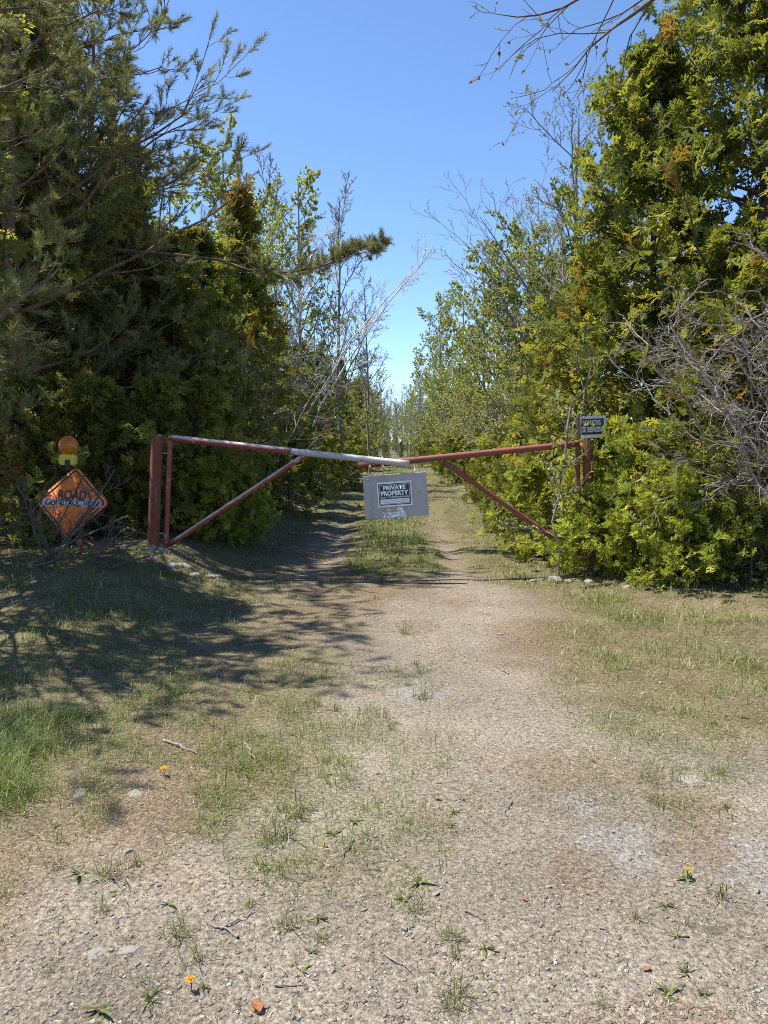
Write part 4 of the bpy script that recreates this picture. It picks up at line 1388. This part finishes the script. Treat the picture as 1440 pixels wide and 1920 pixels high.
# ------------------------------------------------------------------ stones
def rock_mesh(seed, flat=0.55, sub=2):
    r = np.random.default_rng(seed)
    bm = bmesh.new()
    bmesh.ops.create_icosphere(bm, subdivisions=sub, radius=1)
    pl = [(norm(r.normal(size=3)), 0.55 + 0.35 * r.random()) for _ in range(9)]
    for v_ in bm.verts:
        c = np.array(v_.co)
        for nrm_, d_ in pl:
            e = c @ nrm_ - d_
            if e > 0:
                c = c - nrm_ * e * 0.98
        c = c * (1 + 0.022 * r.normal() + 0.10 * (vnoise(c[0] + c[2], c[1], 2.2, seed % 8) - 0.5))
        v_.co = (c[0], c[1] * 0.8, c[2] * flat)
    return bm_mesh('rock', bm, M['stone'])


ROCKS = [rock_mesh(s_, f_, 2) for s_, f_ in ((1, 0.6), (2, 0.45), (3, 0.7), (4, 0.35), (5, 0.5))]
rs = np.random.default_rng(21)


def gpos(px, py):
    """ground point under a photograph pixel"""
    d = CAMZ * FPX / (py - HORIZON)
    for _ in range(4):
        x_ = X(px, d)
        zz = hz(x_, d)
        d = (CAMZ - zz) / math.tan(math.atan((py - CY) / FPX) + PITCH)
    return X(px, d), d


def stone(px, py, wpx, label, group=None, k=None, d=None, flat=1.0, raise_=0.25):
    x_, y_ = gpos(px, py) if d is None else (X(px, d), d)
    s_ = wpx / FPX * y_ / 2 * 1.15
    o = link('stone', ROCKS[k if k is not None else int(rs.integers(0, 5))], None, (x_, y_, hz(x_, y_) + s_ * (raise_ * 0.4 - 0.22) * flat), (rs.normal() * 0.15, rs.normal() * 0.15, rs.random() * 6.28), label, 'stone', group)
    o.scale = (s_, s_, s_ * flat)
    return o


for px, d, w in ((225, 9.0, 25), (250, 8.9, 30), (275, 8.85, 28), (300, 8.8, 33), (322, 8.75, 34), (345, 8.7, 30), (335, 8.55, 34), (358, 8.6, 30), (380, 8.6, 32), (400, 8.6, 26), (312, 8.5, 28), (285, 8.6, 24)):
    stone(px, 0, w, 'pale broken stone in the heap at the foot of the round gate post', 'stones heaped at the left post', d=d + 0.12 * rs.normal(), raise_=-0.1)
for px, d, w in ((1020, 8.9, 30), (1045, 8.8, 36), (1070, 8.8, 30), (1005, 8.75, 20), (1110, 8.55, 26), (1180, 8.1, 22)):
    stone(px, 0, w, 'stone lying at the foot of the right gate post', 'stones at the right post', d=d, raise_=0.4)
stone(1322, 1462, 62, 'large flat grey stone set in the right verge', k=3, flat=0.5, raise_=0.1)
stone(590, 1528, 36, 'white flat stone beside grass in the middle foreground', k=1, flat=0.5, raise_=0.1)
stone(645, 1562, 26, 'tan stone next to the white flat stone', k=3, flat=0.6)
stone(215, 1775, 46, 'pale flat stone at the lower left', k=3, flat=0.45, raise_=0.1)
stone(152, 1788, 44, 'pinkish flat stone left of the pale lower left stone', k=1, flat=0.4, raise_=0.1)
stone(212, 1597, 26, 'white stone left of centre in the foreground', k=0, flat=0.6)
stone(232, 1490, 34, 'flat stone in the grass at middle left', k=1, flat=0.5)
stone(120, 1488, 44, 'flat white stone at the edge of the left grass', k=3, flat=0.5)
stone(1245, 1840, 22, 'pale rounded stone at the lower right', k=0)
stone(1248, 1875, 18, 'small pale stone below the rounded stone at lower right', k=2)
spots = []
for _ in range(130):
    x_, y_ = scatter(1, 2.05, 6.5, 1.5, 0.48, rs)
    gv_, gg_ = zones(x_, y_)
    s_ = (0.007 + 0.014 * rs.random() ** 2) * max(1, y_[0] / 4)
    o = link('stone', ROCKS[int(rs.integers(0, 5))], None, (x_[0], y_[0], hz(x_[0], y_[0]) + s_ * 0.12), (rs.normal() * 0.2, rs.normal() * 0.2, rs.random() * 6.28),
             'small pale loose stone on the gravel drive', 'stone', 'loose stones on the drive')
    o.scale = (s_, s_ * 0.9, s_ * 0.7)

# ------------------------------------------------------------------ weeds and flowers
def weed_mesh(seed, n_, L, w, up, pal):
    r = np.random.default_rng(seed)
    Vs, Fs, Cs, o_ = [], [], [], 0
    for i_ in range(n_):
        az_ = i_ * 2.4 + 2.5 * r.random()
        e = up * (0.35 + 0.8 * r.random())
        ll = L * (0.3 + 0.9 * r.random())
        K = 5
        k_ = np.linspace(0, 1, K)
        rad = ll * k_ * math.cos(e)
        zz = ll * (k_ * math.sin(e) - 0.35 * k_ ** 2)
        wid = w * (0.7 + 0.5 * r.random()) * np.sin(np.pi * (0.12 + 0.86 * k_)) ** 0.8
        ca_, sa_ = math.cos(az_), math.sin(az_)
        c = np.stack([rad * ca_, rad * sa_, zz], -1) + np.array([*(r.normal(size=2) * (0.02 if n_ > 20 else 0.004)), 0])
        q_ = np.array([-sa_, ca_, 0.25])
        V_ = np.stack([c - q_ * wid[:, None], c + np.array([0, 0, -0.15]) * wid[:, None], c + q_ * np.array([1, 1, -1]) * wid[:, None]], 1).reshape(-1, 3)
        F_ = []
        for a1 in range(K - 1):
            for b1 in range(2):
                F_.append([a1 * 3 + b1, a1 * 3 + b1 + 1, a1 * 3 + b1 + 4, a1 * 3 + b1 + 3])
        Vs.append(V_)
        Fs.append(np.array(F_) + o_)
        Cs.append(np.repeat(pick(pal, 1, r), len(V_), 0))
        o_ += len(V_)
    return mesh_np('weed', np.concatenate(Vs), np.concatenate(Fs), np.concatenate(Cs), M['grass_blade'], True)


PAL_TUFT = [(0.11, 0.16, 0.04), (0.15, 0.18, 0.05), (0.30, 0.26, 0.15), (0.09, 0.13, 0.035), (0.22, 0.19, 0.10)]
PAL_WEED = [(0.085, 0.13, 0.03), (0.12, 0.16, 0.04), (0.07, 0.10, 0.03), (0.15, 0.14, 0.05)]
WEEDS = [weed_mesh(1, 11, 0.060, 0.0050, 0.8, PAL_WEED), weed_mesh(2, 16, 0.055, 0.0026, 1.1, PAL_WEED), weed_mesh(3, 9, 0.042, 0.0065, 0.5, PAL_WEED), weed_mesh(4, 34, 0.085, 0.0014, 1.35, PAL_TUFT), weed_mesh(5, 46, 0.10, 0.0013, 1.3, PAL_TUFT), weed_mesh(6, 60, 0.075, 0.0012, 1.25, PAL_TUFT), weed_mesh(7, 14, 0.05, 0.0035, 0.9, PAL_TUFT)]


def weed(px, py, k, s_, label, group=None, name='weed', cat='weed'):
    x_, y_ = gpos(px, py)
    o = link(name, WEEDS[k], None, (x_, y_, hz(x_, y_) - 0.002), (0, 0, rs.random() * 6.28), label, cat, group)
    o.scale = (s_, s_, s_ * (0.8 + 0.4 * rs.random()))
    return o


weed(790, 1655, 0, 1.25, 'largest leafy weed in the centre foreground')
weed(720, 1680, 2, 1.0, 'low weed left of the largest leafy weed')
weed(762, 1188, 4, 1.6, 'lone grass tuft on the gravel lane before the gate', cat='grass tuft', name='grass_tuft')
weed(790, 1310, 3, 1.5, 'straggly weed in the middle of the gravel lane')
weed(120, 1640, 0, 1.3, 'rosette weed at the left foreground')
weed(180, 1640, 4, 1.3, 'thin grass tuft right of the left rosette weed', cat='grass tuft', name='grass_tuft')
weed(510, 1570, 4, 1.8, 'broad grass tuft left of the white flat stone', cat='grass tuft', name='grass_tuft')
weed(550, 1535, 3, 1.4, 'upright weed touching the white flat stone')
weed(620, 1565, 0, 1.0, 'small weed below the white flat stone')
weed(435, 1450, 4, 1.8, 'upright grass tuft at middle left', cat='grass tuft', name='grass_tuft')
weed(160, 1390, 2, 2.2, 'broad leaved weed at the shade edge on the left')
weed(1320, 1650, 0, 1.0, 'dandelion leaves under the right yellow flower')
weed(1390, 1680, 3, 1.2, 'tall thin weed near the right picture edge')
weed(150, 1895, 0, 1.2, 'dark weed at the bottom left corner')
weed(930, 1855, 2, 0.8, 'twisted weed at the bottom centre')
for _ in range(110):
    px = float(rs.uniform(30, 1420))
    py = float(rs.uniform(1240, 1900))
    if 880 < px < 1250 and rs.random() < 0.75:
        continue
    weed(px, py, int(rs.choice([0, 1, 2, 3, 4, 5, 5, 3, 6, 6])), 0.4 + 0.7 * rs.random(), 'low green weed sprouting on the stony foreground', 'scattered small weeds')


def flower(px, py, rad, colr, label, name, cat, k=0.035):
    x_, y_ = gpos(px, py)
    t = empty(name, (x_, y_, hz(x_, y_)), (0, 0, 0), label, cat)
    r = np.random.default_rng(int(px))
    T = []
    for i_ in range(46):
        az_ = r.random() * 6.28
        e = 0.15 + 1.2 * r.random()
        d_ = np.array([math.cos(az_) * math.cos(e), math.sin(az_) * math.cos(e), math.sin(e) * 0.6])
        q_ = np.array([-math.sin(az_), math.cos(az_), 0]) * rad * 0.12
        c = np.array([0, 0, k])
        T += [c - q_ * 0.4, c + q_ * 0.4, c + d_ * rad + q_, c + d_ * rad - q_]
    V_ = np.array(T)
    link('petals', mesh_np('petals', V_, np.arange(len(V_)).reshape(-1, 4), np.tile(colr, (len(V_), 1)) * (0.8 + 0.4 * r.random((len(V_), 1))), M['young_leaf']), t)
    link('stem', mesh_np('stem', *tubes(np.array([[(0, 0, -0.005), (0.003, 0, k * 0.5), (0, 0, k)]]), np.full((1, 3), 0.0018), 5), np.tile((0.12, 0.15, 0.05), (15, 1)), M['grass_blade']), t)


flower(290, 1455, 0.022, (0.80, 0.55, 0.01), 'yellow dandelion flower at middle left', 'dandelion', 'flower')
flower(333, 1858, 0.016, (0.80, 0.50, 0.02), 'yellow dandelion flower near the bottom left', 'dandelion', 'flower')
flower(1318, 1648, 0.015, (0.80, 0.55, 0.01), 'yellow dandelion flower on the right', 'dandelion', 'flower')
flower(602, 1588, 0.010, (0.70, 0.55, 0.08), 'tiny faded yellow flower below the white flat stone', 'dandelion', 'flower', 0.02)

# dead leaves and twigs on the ground
lf = []
for px, py, s_, colr, lab in ((465, 1893, 0.026, (0.30, 0.12, 0.045), 'crumpled orange scrap at the bottom left'),
                             (1245, 1820, 0.013, (0.30, 0.15, 0.07), 'orange dead leaf at the lower right'),
                             (998, 1688, 0.012, (0.30, 0.14, 0.07), 'orange dead leaf in the centre right gravel'),
                             (825, 1500, 0.016, (0.36, 0.21, 0.09), 'tan dead leaf in the middle gravel')):
    x_, y_ = gpos(px, py)
    r = np.random.default_rng(int(px))
    K = 7
    ux_, uy_ = np.meshgrid(np.linspace(-1, 1, K), np.linspace(-1, 1, K), indexing='xy')
    w_ = np.sqrt(np.clip(1 - ux_ ** 2 * 0.9, 0.05, 1)) * (0.5 + 0.1 * r.normal(size=(1, K)))
    V_ = np.stack([ux_ * s_, uy_ * w_ * s_, (0.25 * uy_ ** 2 + 0.12 * r.normal(size=(K, K)) + 0.2) * s_], -1).reshape(-1, 3)
    i_ = np.arange(K * K).reshape(K, K)
    q_ = np.stack([i_[:-1, :-1], i_[:-1, 1:], i_[1:, 1:], i_[1:, :-1]], -1).reshape(-1, 4)
    link('dead_leaf', mesh_np('dead_leaf', V_, q_, np.tile(colr, (K * K, 1)), M['straw'], True), None, (x_, y_, hz(x_, y_) + 0.003), (0.1, 0.1, r.random() * 6), lab, 'leaf')
tl = []
for seed in range(3):
    r = np.random.default_rng(seed + 50)
    c = np.cumsum(np.concatenate([[[0, 0, 0]], np.stack([np.full(6, 0.16), 0.05 * r.normal(size=6), 0.02 * r.normal(size=6)], -1)]), 0)
    tl.append(mesh_np('twig', *tubes(c[None], np.linspace(0.03, 0.012, 7)[None], 6), None, M['bark_grey'], True))
for px, py, s_ in ((430, 1760, 0.16), (395, 1745, 0.14), (660, 1575, 0.15), (540, 1450, 0.12), (970, 1505, 0.13), (290, 1390, 0.3), (720, 1790, 0.12), (880, 1710, 0.09), (450, 1395, 0.25), (960, 1265, 0.2), (1030, 1830, 0.07), (500, 1850, 0.1), (240, 1300, 0.3)):
    x_, y_ = gpos(px, py)
    o = link('twig', tl[int(rs.integers(0, 3))], None, (x_, y_, hz(x_, y_) + 0.006), (0, 0, rs.random() * 6.28), 'short broken twig lying on the gravel', 'twig', 'broken twigs on the drive')
    o.scale = (s_, s_, s_)
